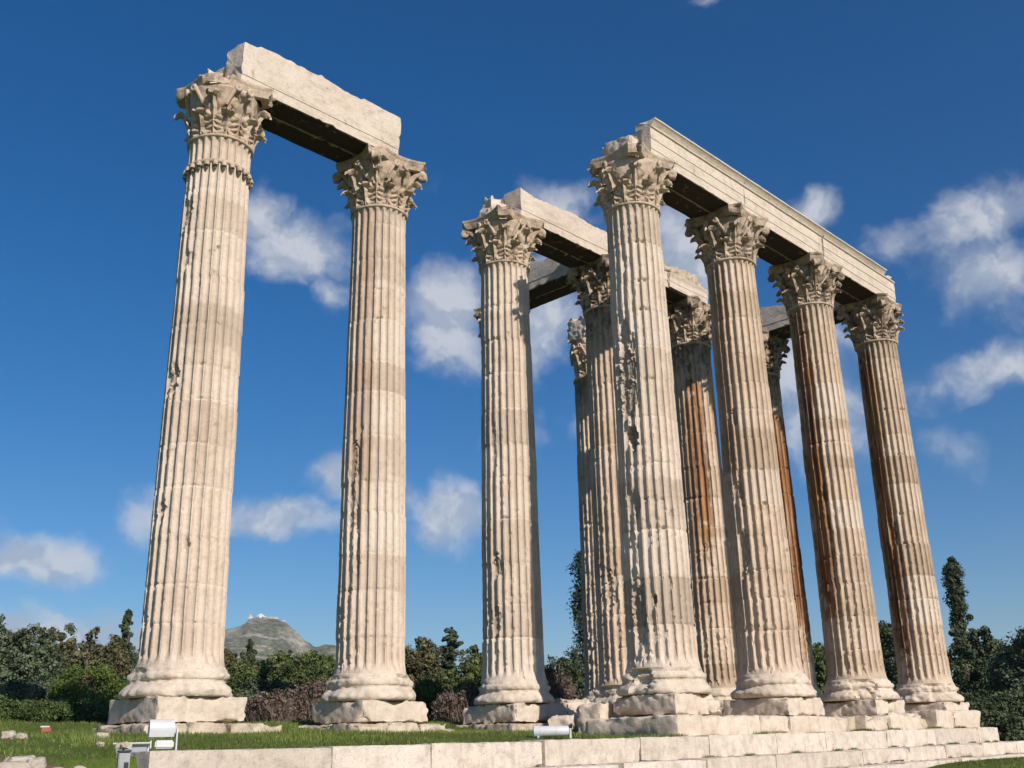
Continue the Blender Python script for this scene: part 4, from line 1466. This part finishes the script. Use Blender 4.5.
# white tube lamp lying in the grass
p = at(551, 26.2)
zg = float(ground_z(p[0], p[1]))
t = thing('tube_lamp', 'white tubular lamp lying in the grass in front of the third column', 'floodlight', (p[0], p[1], zg + 0.17), FACE + 0.05)
pr = [(0.0, -0.42), (0.115, -0.42), (0.135, -0.40), (0.135, -0.26), (0.142, -0.255), (0.142, -0.24), (0.125, -0.235), (0.125, 0.12), (0.13, 0.125), (0.13, 0.14), (0.122, 0.145), (0.118, 0.40), (0.10, 0.43), (0.0, 0.435)]
V, Q = lathe(pr, 28)
V = np.stack([V[:, 2], V[:, 0], V[:, 1]], 1)
obj('body', mesh_from('tube_body', V, Q, None, 40), M['white_metal'], t)
bevel_box('bracket', (0.46, 0.0, -0.06), (0.05, 0.2, 0.24), M['white_metal'], t, 0.008)
bevel_box('bracket', (-0.3, 0.0, -0.12), (0.05, 0.2, 0.14), M['white_metal'], t, 0.008)
# small sign
p = at(43.5, 24.0)
zg = float(ground_z(p[0], p[1]))
t = thing('ground_sign', 'small red and white board stuck in the grass before the hedge', 'sign', (p[0], p[1], zg + 0.0), FACE + 0.4)
bevel_box('panel', (0.02, 0, 0.10), (0.17, 0.03, 0.08), M['red'], t, 0.006)
bevel_box('cap', (-0.01, 0.02, 0.16), (0.17, 0.07, 0.03), M['white_metal'], t, 0.006)
bevel_box('post', (-0.05, 0.02, 0.0), (0.02, 0.02, 0.28), M['grey_metal'], t, 0.004)
bevel_box('post', (0.07, 0.02, 0.0), (0.02, 0.02, 0.28), M['grey_metal'], t, 0.004)

# ------------------------------------------------------------------ trees and shrubs


def leaves(clumps, per, size, seed, flat=0.35, jitter=0.5):
    """clumps: array of (x, y, z, r, shade); leaf-sized quads spread through each clump, denser towards its surface"""
    rng = np.random.RandomState(seed)
    C = np.repeat(np.asarray(clumps, float), per, 0)
    n = len(C)
    d = rng.normal(size=(n, 3)) * 0.62
    q = np.linalg.norm(d, axis=1)
    d *= (np.minimum(q, 1.5) / np.maximum(q, 1e-6))[:, None]
    P = C[:, :3] + d * C[:, 3:4] * np.array([1, 1, 0.8])
    P += 0.35 * C[:, 3:4] * np.stack([vnoise(P * 2.2 + 31 * k, seed + k) for k in range(3)], -1)
    nrm = d * 0.7 + rng.normal(size=(n, 3)) * jitter + np.array([0, 0, flat])
    nrm /= np.linalg.norm(nrm, axis=1)[:, None]
    a = np.cross(nrm, rng.normal(size=(n, 3)))
    a /= np.linalg.norm(a, axis=1)[:, None]
    b = np.cross(nrm, a)
    s = size * np.exp(rng.normal(0.0, 0.38, n))[:, None]
    l = s * rng.uniform(0.5, 0.9, n)[:, None]
    bend = nrm * s * rng.uniform(-0.3, 0.3, n)[:, None]
    V = np.stack([P - a * s, P - b * l + bend, P + a * s, P + b * l + bend], 1).reshape(-1, 3)
    F = np.arange(4 * n).reshape(n, 4)
    sh = np.repeat(np.clip(C[:, 4] + rng.normal(0, 0.10, n), 0, 1), 4)
    return V, F, sh


def trunk_mesh(h, r, seed, limbs):
    a = Acc()
    rng = np.random.RandomState(seed)
    zz = np.linspace(-0.3, h, 7)
    path = np.stack([rng.normal(0, 0.02 * h, 7) * (zz > 0), rng.normal(0, 0.02 * h, 7) * (zz > 0), zz], 1)
    V, F, T = tube(path, np.linspace(r, r * 0.25, 7), 8)
    a.add(V, F); a.add(V, T)
    for (x, y, z) in limbs:
        z0 = min(h * 0.95, max(h * 0.2, z * 0.55))
        c = np.array([np.interp(z0, zz, path[:, 0]), np.interp(z0, zz, path[:, 1]), z0])
        e = np.array([x, y, z])
        m = (c + e) / 2 + np.array([0, 0, 0.08 * h])
        V, F, T = tube(np.array([c, (c + m) / 2, m, (m + e) / 2, e]), np.linspace(r * 0.4, r * 0.1, 5), 6)
        a.add(V, F); a.add(V, T)
    return a.mesh('trunk', 60)


def crown_round(w, h, z0, seed, n=60, rc=0.16, flat_top=False):
    n = int(n * 2.6); rc = rc * 0.62
    """lumpy crown: clumps over an uneven ellipsoid, with gaps"""
    rng = np.random.RandomState(seed)
    out = []
    lobes = [(rng.normal(0, 0.22) * w, rng.normal(0, 0.22) * w, z0 + h * rng.uniform(0.25, 0.85), rng.uniform(0.45, 0.75)) for _ in range(7)]
    lobes.append((0, 0, z0 + h * 0.5, 0.9))
    for k in range(n):
        lx, ly, lz, ls = lobes[rng.randint(len(lobes))]
        d = rng.normal(size=3); d /= np.linalg.norm(d)
        if d[2] < -0.5:
            d[2] *= -1
        q = rng.uniform(0.55, 1.0)
        x = lx + d[0] * w * 0.5 * ls * q
        y = ly + d[1] * w * 0.5 * ls * q
        z = lz + d[2] * h * 0.45 * ls * q
        z = min(max(z, z0), z0 + h * 0.98)
        e = (x / (w * .52)) ** 2 + (y / (w * .52)) ** 2 + ((z - z0 - h * .48) / (h * .54)) ** 2
        if e > 1:
            f = 1 / math.sqrt(e)
            x *= f; y *= f; z = z0 + h * .48 + (z - z0 - h * .48) * f
        out.append((x, y, z, rng.uniform(0.6, 1.3) * rc * w, rng.uniform(0.2, 0.85)))
    return np.array(out)


def crown_conifer(w, h, z0, seed, levels=14, droop=0.25, power=0.9, gap=0.2):
    rng = np.random.RandomState(seed)
    out = []
    nb = levels * 7
    for i in range(nb):
        t = ((i + rng.rand()) / nb) ** 1.15
        if rng.rand() < gap:
            continue
        z = z0 + h * t * 0.98
        rad = (0.5 * w * (1 - t) ** power + 0.03 * w) * rng.uniform(0.55, 1.15)
        az = rng.uniform(0, 6.28)
        m = max(2, int(rad / (0.055 * w)))
        sh = rng.uniform(0.15, 0.8)
        for q in np.linspace(0.15, 1.0, m):
            out.append((math.cos(az) * rad * q + rng.normal(0, .01) * w, math.sin(az) * rad * q + rng.normal(0, .01) * w, z - droop * rad * q + 0.30 * rad * q * q,
                        (0.085 - 0.030 * q) * w * (1 - 0.45 * t), np.clip(sh + rng.normal(0, .1), 0, 1)))
    for q in np.linspace(0, 1, 8):
        out.append((0.012 * w * math.sin(q * 5), 0, z0 + h * (0.85 + 0.15 * q), 0.035 * w * (1.25 - q), 0.45))
    return np.array(out)


def crown_cypress(w, h, z0, seed, n=70, waist=None):
    rng = np.random.RandomState(seed)
    out = []
    for k in range(n):
        t = (k + rng.rand()) / n
        prof = min(1.0, 0.45 + 1.6 * t) * (1 - max(0, (t - 0.90) / 0.10) ** 1.8 * 0.6)
        if waist:
            prof *= 1 - 0.4 * math.exp(-((t - waist) / 0.05) ** 2)
        az = rng.uniform(0, 6.28)
        q = 0.5 * w * prof * 0.66 * math.sqrt(rng.rand())
        out.append((math.cos(az) * q, math.sin(az) * q, z0 + h * t * 0.985, 0.24 * w * prof * rng.uniform(0.8, 1.15), rng.uniform(0.15, 0.85)))
    return np.array(out)


def crown_ragged(w, h, z0, seed, spires=6, n=34):
    """tall loose crown of several upright spires"""
    rng = np.random.RandomState(seed)
    out = []
    for s in range(spires):
        ax, ay = rng.uniform(-0.42, 0.42) * w, rng.uniform(-0.42, 0.42) * w
        top = z0 + h * (1.0 if s == 0 else rng.uniform(0.68, 0.97))
        for k in range(n):
            t = k / (n - 1)
            z = z0 + (top - z0) * t
            rr = w * 0.30 * (1 - 0.70 * t) * rng.uniform(0.5, 1.25)
            az = rng.uniform(0, 6.28)
            out.append((ax * (1 - 0.1 * t) + math.cos(az) * rr * .8, ay + math.sin(az) * rr * .8, z, w * (0.135 - 0.085 * t) * rng.uniform(0.6, 1.3), rng.uniform(0.1, 0.9)))
    return np.array(out)


def crown_dome(w, h, seed, n=240):
    """dense umbrella of needle pads over a rounded dome, in a few overlapping tiers"""
    rng = np.random.RandomState(seed)
    out = []
    for (ox, oy, s, top) in ((0, 0, 0.78, 1.0), (-0.24, -0.1, 0.5, 0.68), (0.26, 0.05, 0.5, 0.74), (-0.05, -0.25, 0.5, 0.55)):
        for k in range(int(n * s / 2.2)):
            az, u = rng.uniform(0, 6.28), rng.rand() ** 0.7
            a = math.acos(1 - u)
            q = rng.uniform(0.86, 1.02)
            out.append((w * (ox + 0.5 * s * math.sin(a) * math.cos(az) * q), w * (oy + 0.5 * s * math.sin(a) * math.sin(az) * q), h * top * (0.32 + 0.66 * math.cos(a) * q), 0.07 * w * rng.uniform(0.8, 1.2), np.clip(0.5 + rng.normal(0, 0.17), 0, 1)))
    for k in range(60):
        out.append((rng.uniform(-.42, .42) * w, rng.uniform(-.3, .3) * w, rng.uniform(0.02, 0.4) * h, 0.09 * w, rng.uniform(0.1, 0.5)))
    return np.array(out)


TREEGROUP = 'trees growing beyond the columns'


def tree(name, label, px, dist, y_top, clumps_fn, leaf, per, size, seed, trunk_r=0.22, cat='tree', group=TREEGROUP, z_base=None, trunk=True, w_px=None):
    """y_top: row of the crown's top in the photograph, turned into a real height at that distance"""
    p = at(px, dist, 0.0, y_top)
    zg = float(ground_z(p[0], p[1])) if z_base is None else z_base
    d = pix_dir(px, y_top)
    ztop = d[2] / np.hypot(d[0], d[1]) * dist
    H = ztop - zg
    W = w_px / FOCAL * dist if w_px else None
    cl = clumps_fn(W, H)
    size *= 0.42
    per = int(np.clip(30000 / len(cl), 30, 320))
    t = thing(name, label, cat, (p[0], p[1], zg), (seed * 1.7) % 6.28, group)
    V, F, sh = leaves(cl, per, size, seed)
    me = mesh_from('crown', V, F, {'shade': sh}, None)
    obj('crown', me, M[leaf], t)
    if trunk:
        rng = np.random.RandomState(seed)
        sel = cl[rng.choice(len(cl), min(9, len(cl)), False)]
        obj('trunk', trunk_mesh(H * 0.82, trunk_r, seed, sel[:, :3]), M['bark'], t)
    return t


rnd = lambda seed, z=0.12, n=70, rc=0.15: (lambda W, H: crown_round(W, H * (1 - z), H * z, seed, n, rc))
con = lambda seed, z=0.1, lv=15, droop=0.25, pw=0.9, gap=0.15: (lambda W, H: crown_conifer(W, H * (1 - z), H * z, seed, lv, droop, pw, gap))
rag = lambda seed, z=0.08, sp=6, n=34: (lambda W, H: crown_ragged(W, H * (1 - z), H * z, seed, sp, n))
cyp = lambda seed, z=0.02, n=80, ws=None: (lambda W, H: crown_cypress(W, H * (1 - z), H * z, seed, n, ws))

# left of the first column
tree('casuarina', 'tall grey green feathery tree at the left edge of the picture', 8, 62, 622, rag(1, .05, 7), 'grey_green', 55, 0.15, 101, w_px=80)
tree('casuarina', 'tall dark ragged tree second from the left edge', 33, 66, 632, rag(2, .05, 5), 'grey_green', 50, 0.15, 102, w_px=62)
tree('conifer', 'dark spiky conifer in the middle of the left tree clump', 62, 70, 626, rag(3, .05, 9), 'dark_green', 55, 0.16, 103, w_px=66)
tree('broadleaf_tree', 'olive brown crowned tree in the left clump behind the round pine bush', 88, 68, 626, rag(4, .05, 10), 'olive', 60, 0.16, 104, w_px=74)
tree('conifer', 'slim layered conifer standing just left of the leftmost column', 128, 72, 610, con(5, .05, 17, .3, .85, .22), 'dark_green', 22, 0.17, 105, w_px=46)
tree('pine_tree', 'dark green tree filling the gap at the foot of the layered conifer', 112, 76, 652, rnd(6), 'dark_green', 60, 0.18, 106, w_px=80)
tree('pine_bush', 'bright green rounded pine bush left of the leftmost column', 92, 54, 661, (lambda W, H: crown_dome(W, H, 7)), 'bright', 75, 0.11, 107, w_px=84, cat='bush')
tree('pine_bush', 'lower bright green mound in front of the rounded pine bush', 62, 52, 690, rnd(8, .02, 60, .15), 'bright', 60, 0.09, 108, w_px=66, cat='bush')
tree('shrub', 'pale flowering shrub beneath the grey green feathery trees', 36, 56, 684, rnd(9, .02, 50, .16), 'grey_green', 60, 0.10, 109, w_px=60, cat='shrub', trunk=True)
tree('shrub', 'low grey shrub at the far left foot of the feathery trees', 4, 42, 680, rnd(10, .02, 50, .16), 'grey_green', 60, 0.10, 110, w_px=60, cat='shrub')
tree('pine_tree', 'green tree behind the third conifer of the left clump', 45, 80, 664, rnd(11), 'dark_green', 60, 0.2, 111, w_px=100)
for k, (px, yt, w) in enumerate(((5, 703, 62), (45, 706, 60), (85, 707, 60), (125, 706, 54), (-35, 700, 62))):
    tree('hedge_bush', ['dark clipped hedge bush at the far left edge', 'dark hedge bush behind the red and white board', 'dark hedge bush between the board and the leftmost column', 'dark hedge bush against the plinth of the leftmost column', 'dark hedge bush just outside the left edge'][k],
         px, 31 + k * 0.4, yt, rnd(20 + k, .0, 55, .15), 'hedge', 55, 0.055, 120 + k, w_px=w, cat='hedge', group='hedge bushes behind the left grass', trunk_r=0.06)
# between first and second columns
tree('olive_tree', 'olive brown tree beside the base of the leftmost column', 226, 66, 648, rnd(31), 'olive', 60, 0.16, 131, w_px=40)
tree('cedar', 'dark layered cedar in front of the rocky hill', 250, 84, 640, con(32, .1, 12, .1, .6, .3), 'dark_green', 26, 0.19, 132, w_px=44)
tree('pine_tree', 'broad sunlit pine in the middle of the gap between the two left columns', 300, 66, 650, rnd(33, .1, 95, .12), 'pine', 65, 0.15, 133, w_px=84)
tree('pine_tree', 'sunlit pine left of the broad pine, under the rocky hill', 262, 60, 664, rnd(34, .1, 80, .13), 'pine', 65, 0.14, 134, w_px=66)
tree('pine_tree', 'pine touching the left edge of the second column', 335, 70, 657, rnd(35, .1, 80, .13), 'pine', 60, 0.15, 135, w_px=54)
tree('shrub', 'blue green rounded shrub below the sunlit pines', 268, 48, 684, rnd(36, .02, 60, .15), 'grey_green', 60, 0.11, 136, w_px=60, cat='shrub')
tree('cypress', 'tiny slim cypress beside the right shoulder of the hill', 313, 110, 649, cyp(37, .02, 40), 'cypress', 40, 0.2, 137, w_px=8)
# between second and third columns
tree('broadleaf_tree', 'round olive brown tree right of the second column', 418, 62, 638, rnd(41, .06, 90, .13), 'olive', 70, 0.15, 141, w_px=50)
tree('conifer', 'dark pointed conifer between the second and third columns', 451, 72, 628, con(42, .05, 15, .2, .55, .1), 'dark_green', 30, 0.18, 142, w_px=66)
tree('conifer', 'smaller dark conifer touching the third column', 476, 78, 646, con(43, .05, 11, .1, .5, .2), 'dark_green', 30, 0.19, 143, w_px=48)
tree('pine_tree', 'sunlit pine below the dark conifers', 466, 60, 657, rnd(44, .08, 80, .13), 'pine', 65, 0.14, 144, w_px=64)
tree('pine_bush', 'bright round bush at the right of the second column base', 424, 46, 682, rnd(45, .02, 60, .14), 'pine', 65, 0.11, 145, w_px=40, cat='bush')
# between third and fourth columns
tree('pine_tree', 'dark pine right of the third column', 556, 84, 641, rnd(51, .1, 80, .13), 'dark_green', 65, 0.18, 151, w_px=50)
tree('cypress', 'tall black green cypress half hidden by the shadowed columns', 585, 92, 548, cyp(52, .02, 320), 'cypress', 90, 0.20, 152, w_px=33)
# right side
tree('pine_tree', 'green tree seen between the second and third front columns', 822, 72, 646, rnd(61, .06, 80, .13), 'pine', 65, 0.17, 161, w_px=56)
tree('pine_tree', 'dark tree seen between the two right columns', 886, 84, 626, rnd(62, .06, 90, .13), 'dark_green', 65, 0.18, 162, w_px=62)
tree('cypress', 'tall slender cypress with a thin waist right of the rightmost column', 949, 78, 555, cyp(63, .02, 240, .62), 'cypress', 80, 0.15, 163, w_px=17)
tree('broadleaf_tree', 'dark bushy tree at the foot of the slender cypress', 958, 70, 618, rag(64, .03, 7, 18), 'dark_green', 70, 0.17, 164, w_px=62)
tree('broadleaf_tree', 'broad dark green tree left of the right edge', 985, 74, 630, rnd(65, .04, 100, .13), 'dark_green', 75, 0.17, 165, w_px=74)
tree('broadleaf_tree', 'lighter green tree cut by the right edge', 1022, 66, 630, rnd(66, .04, 100, .13), 'grey_green', 75, 0.16, 166, w_px=74)
tree('shrub', 'dark shrub in the shade behind the right end of the steps', 972, 58, 690, rnd(67, .0, 70, .15), 'dark_green', 65, 0.13, 167, w_px=60, cat='shrub')
tree('shrub', 'low shaded shrub at the lower right edge of the picture', 1012, 60, 694, rnd(68, .0, 70, .15), 'dark_green', 65, 0.13, 168, w_px=60, cat='shrub')


def bare_shrub(label, px, dist, y_top, w_px, seed, leafy=0.35):
    p = at(px, dist)
    zg = float(ground_z(p[0], p[1]))
    d = pix_dir(px, y_top)
    H = d[2] / np.hypot(d[0], d[1]) * dist - zg
    W = w_px / FOCAL * dist
    t = thing('bare_shrub', label, 'shrub', (p[0], p[1], zg), 0, 'leafless brown shrubs')
    rng = np.random.RandomState(seed)
    Vs, Fs, n = [], [], 0
    for k in range(2600):
        az = rng.uniform(0, 6.28)
        r0 = rng.uniform(0, 0.4) * W
        b = np.array([math.cos(az) * r0, math.sin(az) * r0, rng.uniform(0, 0.55) * H])
        dirv = np.array([math.cos(az) * 0.5 + rng.normal(0, 0.35), math.sin(az) * 0.5 + rng.normal(0, 0.35), rng.uniform(0.5, 1.3)])
        L_ = rng.uniform(0.2, 0.5) * H
        e = b + dirv * L_
        q = (e[0] ** 2 + e[1] ** 2) / (W * .5) ** 2 + (e[2] / H) ** 2
        q *= rng.uniform(0.75, 1.35)
        if q > 1:
            e[:2] /= math.sqrt(q); e[2] /= math.sqrt(q)
        s = np.cross(e - b, rng.normal(size=3)); s /= np.linalg.norm(s) + 1e-9
        wd = rng.uniform(0.010, 0.022)
        Vs += [b - s * wd, b + s * wd, e + s * wd * 0.3, e - s * wd * 0.3]
        Fs.append((n, n + 1, n + 2, n + 3)); n += 4
    obj('twigs', mesh_from('twigs', np.array(Vs), np.array(Fs), None, None), M['twig'], t)
    cl = crown_round(W * 0.95, H * 0.95, 0.02 * H, seed, 55, 0.14)
    V, F, sh = leaves(cl, int(60 * leafy) + 6, 0.05, seed)
    obj('dry_leaves', mesh_from('dry_leaves', V, F, {'shade': sh}, None), M['brown_shrub'], t)


bare_shrub('reddish brown leafless shrub right of the leftmost column base', 268, 40, 690, 62, 201, 0.3)
bare_shrub('brown twiggy shrub left of the second column plinth', 318, 41, 682, 68, 202, 0.25)
bare_shrub('brown twiggy shrub left of the third column plinth', 462, 42, 686, 60, 203, 0.25)
bare_shrub('tall pale leafless shrub right of the third column', 560, 52, 664, 42, 204, 0.5)

# far wood on the slopes below the hill


def far_wood():
    rng = np.random.RandomState(7)
    cl = []
    for k in range(900):
        px = rng.uniform(-250, 1300)
        D = rng.uniform(140, 320)
        p = at(px, D)
        cl.append((p[0], p[1], -2 + rng.uniform(0, 1) ** 1.2 * (9 + 0.012 * D), rng.uniform(2.0, 4.5), rng.uniform(0.1, 0.8)))
    V, F, sh = leaves(np.array(cl), 90, 0.42, 5)
    o = obj('far_wood', mesh_from('far_wood', V, F, {'shade': sh}, None), M['dark_green'])
    tag(o, 'far off wood behind the nearer trees', 'wood')
    o['kind'] = 'stuff'


far_wood()

# ------------------------------------------------------------------ grass


def grass():
    rng = np.random.RandomState(3)
    n = 190000
    X = rng.uniform(-24, 6, n); Y = rng.uniform(-7, 9.0, n)
    zone = ((X > -15.4) & (Y > -1.25)) | (X < -15.8)
    zone &= ~((X > -1.5) & (Y < 1.5) & (Y > -1.5))
    bare = np.zeros(n)
    for (bx_, by_, br) in ((-18.3, -3.5, 1.3), (-17.3, -3.2, 1.0), (-19.3, -2.6, 1.4), (-20.5, -4.5, 1.6), (-18.2, -5.0, 1.7), (-19.4, -4.2, 1.4)):
        bare += np.exp(-((X - bx_) ** 2 + (Y - by_) ** 2) / br ** 2)
    nn = fbm(np.stack([X * 0.9, Y * 0.9, X * 0], -1), 3, 21)
    keep = zone & (rng.rand(n) > bare * 1.2) & (rng.rand(n) < 0.75 + 0.5 * nn)
    for c in (-11, -5.5, 0, 5.5):
        keep &= ~((np.abs(X - c) < 1.4) & (np.abs(Y - 5.5) < 1.3))
    X, Y, nn = X[keep], Y[keep], nn[keep]
    # a strip in the right corner
    m = 14000
    X2 = rng.uniform(8, 26, m); Y2 = rng.uniform(-7.5, -3.6, m)
    X = np.concatenate([X, X2]); Y = np.concatenate([Y, Y2])
    nn = np.concatenate([nn, np.zeros(m)])
    # tufts along the foot of the course blocks
    m = 2500
    X3 = rng.choice([-4.2, -3.4, -2.6, -1.9, 2.1, 7.6, 7.9, 9.8, 12.9, 13.2, 15.1], m) + rng.normal(0, 0.22, m); Y3 = rng.uniform(-1.75, -1.42, m)
    X = np.concatenate([X, X3]); Y = np.concatenate([Y, Y3]); nn = np.concatenate([nn, np.full(m, 0.3)])
    m4 = 1500
    X4 = rng.choice([-1.2, 0.6, 2.9, 5.2, 6.1, 8.8, 11.4, 13.0, 14.9, 16.2, 17.0], m4) + rng.normal(0, 0.13, m4); Y4 = rng.uniform(-2.08, -2.01, m4)
    X = np.concatenate([X, X4]); Y = np.concatenate([Y, Y4]); nn = np.concatenate([nn, np.full(m4, -0.2)])
    n = len(X)
    Z = ground_z(X, Y)
    Z[-m - m4:-m4] = wall_z(X3) - 0.01
    Z[-m4:] = wall_z(X4) - 0.51
    h = rng.uniform(0.035, 0.10, n) * (1 + 0.5 * np.clip(nn, -0.5, 1))
    az = rng.uniform(0, 6.28, n)
    w = rng.uniform(0.006, 0.014, n)
    lean = rng.uniform(0.1, 0.7, n) * h
    la = rng.uniform(0, 6.28, n)
    B = np.stack([X, Y, Z - 0.01], 1)
    side = np.stack([np.cos(az) * w, np.sin(az) * w, np.zeros(n)], 1)
    tip = B + np.stack([np.cos(la) * lean, np.sin(la) * lean, h], 1)
    V = np.stack([B - side, B + side, tip], 1).reshape(-1, 3)
    F = np.arange(3 * n).reshape(n, 3)
    big = fbm(np.stack([X * 0.35 + 9, Y * 0.5, X * 0], -1), 3, 33)
    sh = np.repeat(np.clip(0.46 + 0.25 * nn + 0.40 * big + rng.normal(0, 0.17, n), 0, 1), 3)
    o = obj('grass', mesh_from('grass', V, F, {'shade': sh}, None), M['grass_blade'])
    tag(o, 'short green winter grass around the column footings', 'grass')
    o['kind'] = 'stuff'
    # tiny yellow flowers
    m = 70
    fx = rng.uniform(-22, -4, m); fy = rng.uniform(-4, 4, m)
    ok = (fy > -1.0) | (fx < -16)
    fx, fy = fx[ok], fy[ok]
    fz = ground_z(fx, fy)
    a = Acc()
    for x, y, z in zip(fx, fy, fz):
        r = rng.uniform(0.009, 0.018)
        k = np.arange(6) * np.pi / 3
        V = np.vstack([np.stack([x + r * np.cos(k), y + r * np.sin(k), np.full(6, z + 0.055)], 1), [[x, y - 0.004, z + 0.066]]])
        a.add(V, np.array([(i, (i + 1) % 6, 6) for i in range(6)]))
        V = np.array([(x - .002, y, z), (x + .002, y, z), (x, y, z + 0.055)])
        a.add(V, np.array([(0, 1, 2)]))
    o = obj('wild_flowers', a.mesh('wild_flowers', None), M['flower'])
    tag(o, 'tiny yellow wild flowers dotted in the grass', 'flowers')
    o['kind'] = 'stuff'


grass()


# ------------------------------------------------------------------ air
def haze():
    lo, hi = np.array([-2600.0, -1200.0, -14.0]), np.array([3600.0, 3600.0, 330.0])
    V, Q = box_grid(*(hi - lo), 1e5)
    me = mesh_from('haze', V + (lo + hi) / 2, Q, None, None)
    m = bpy.data.materials.new('haze')
    m.use_nodes = True
    nt = m.node_tree
    nt.nodes.clear()
    out = nt.nodes.new('ShaderNodeOutputMaterial')
    pv = nt.nodes.new('ShaderNodeVolumePrincipled')
    pv.inputs['Color'].default_value = (0.86, 0.92, 1.0, 1)
    pv.inputs['Density'].default_value = 0.00012
    pv.inputs['Anisotropy'].default_value = 0.2
    nt.links.new(pv.outputs[0], out.inputs['Volume'])
    o = obj('haze', me, m)
    tag(o, 'thin bluish air between the columns and the far hill', 'haze')
    o['kind'] = 'stuff'


haze()
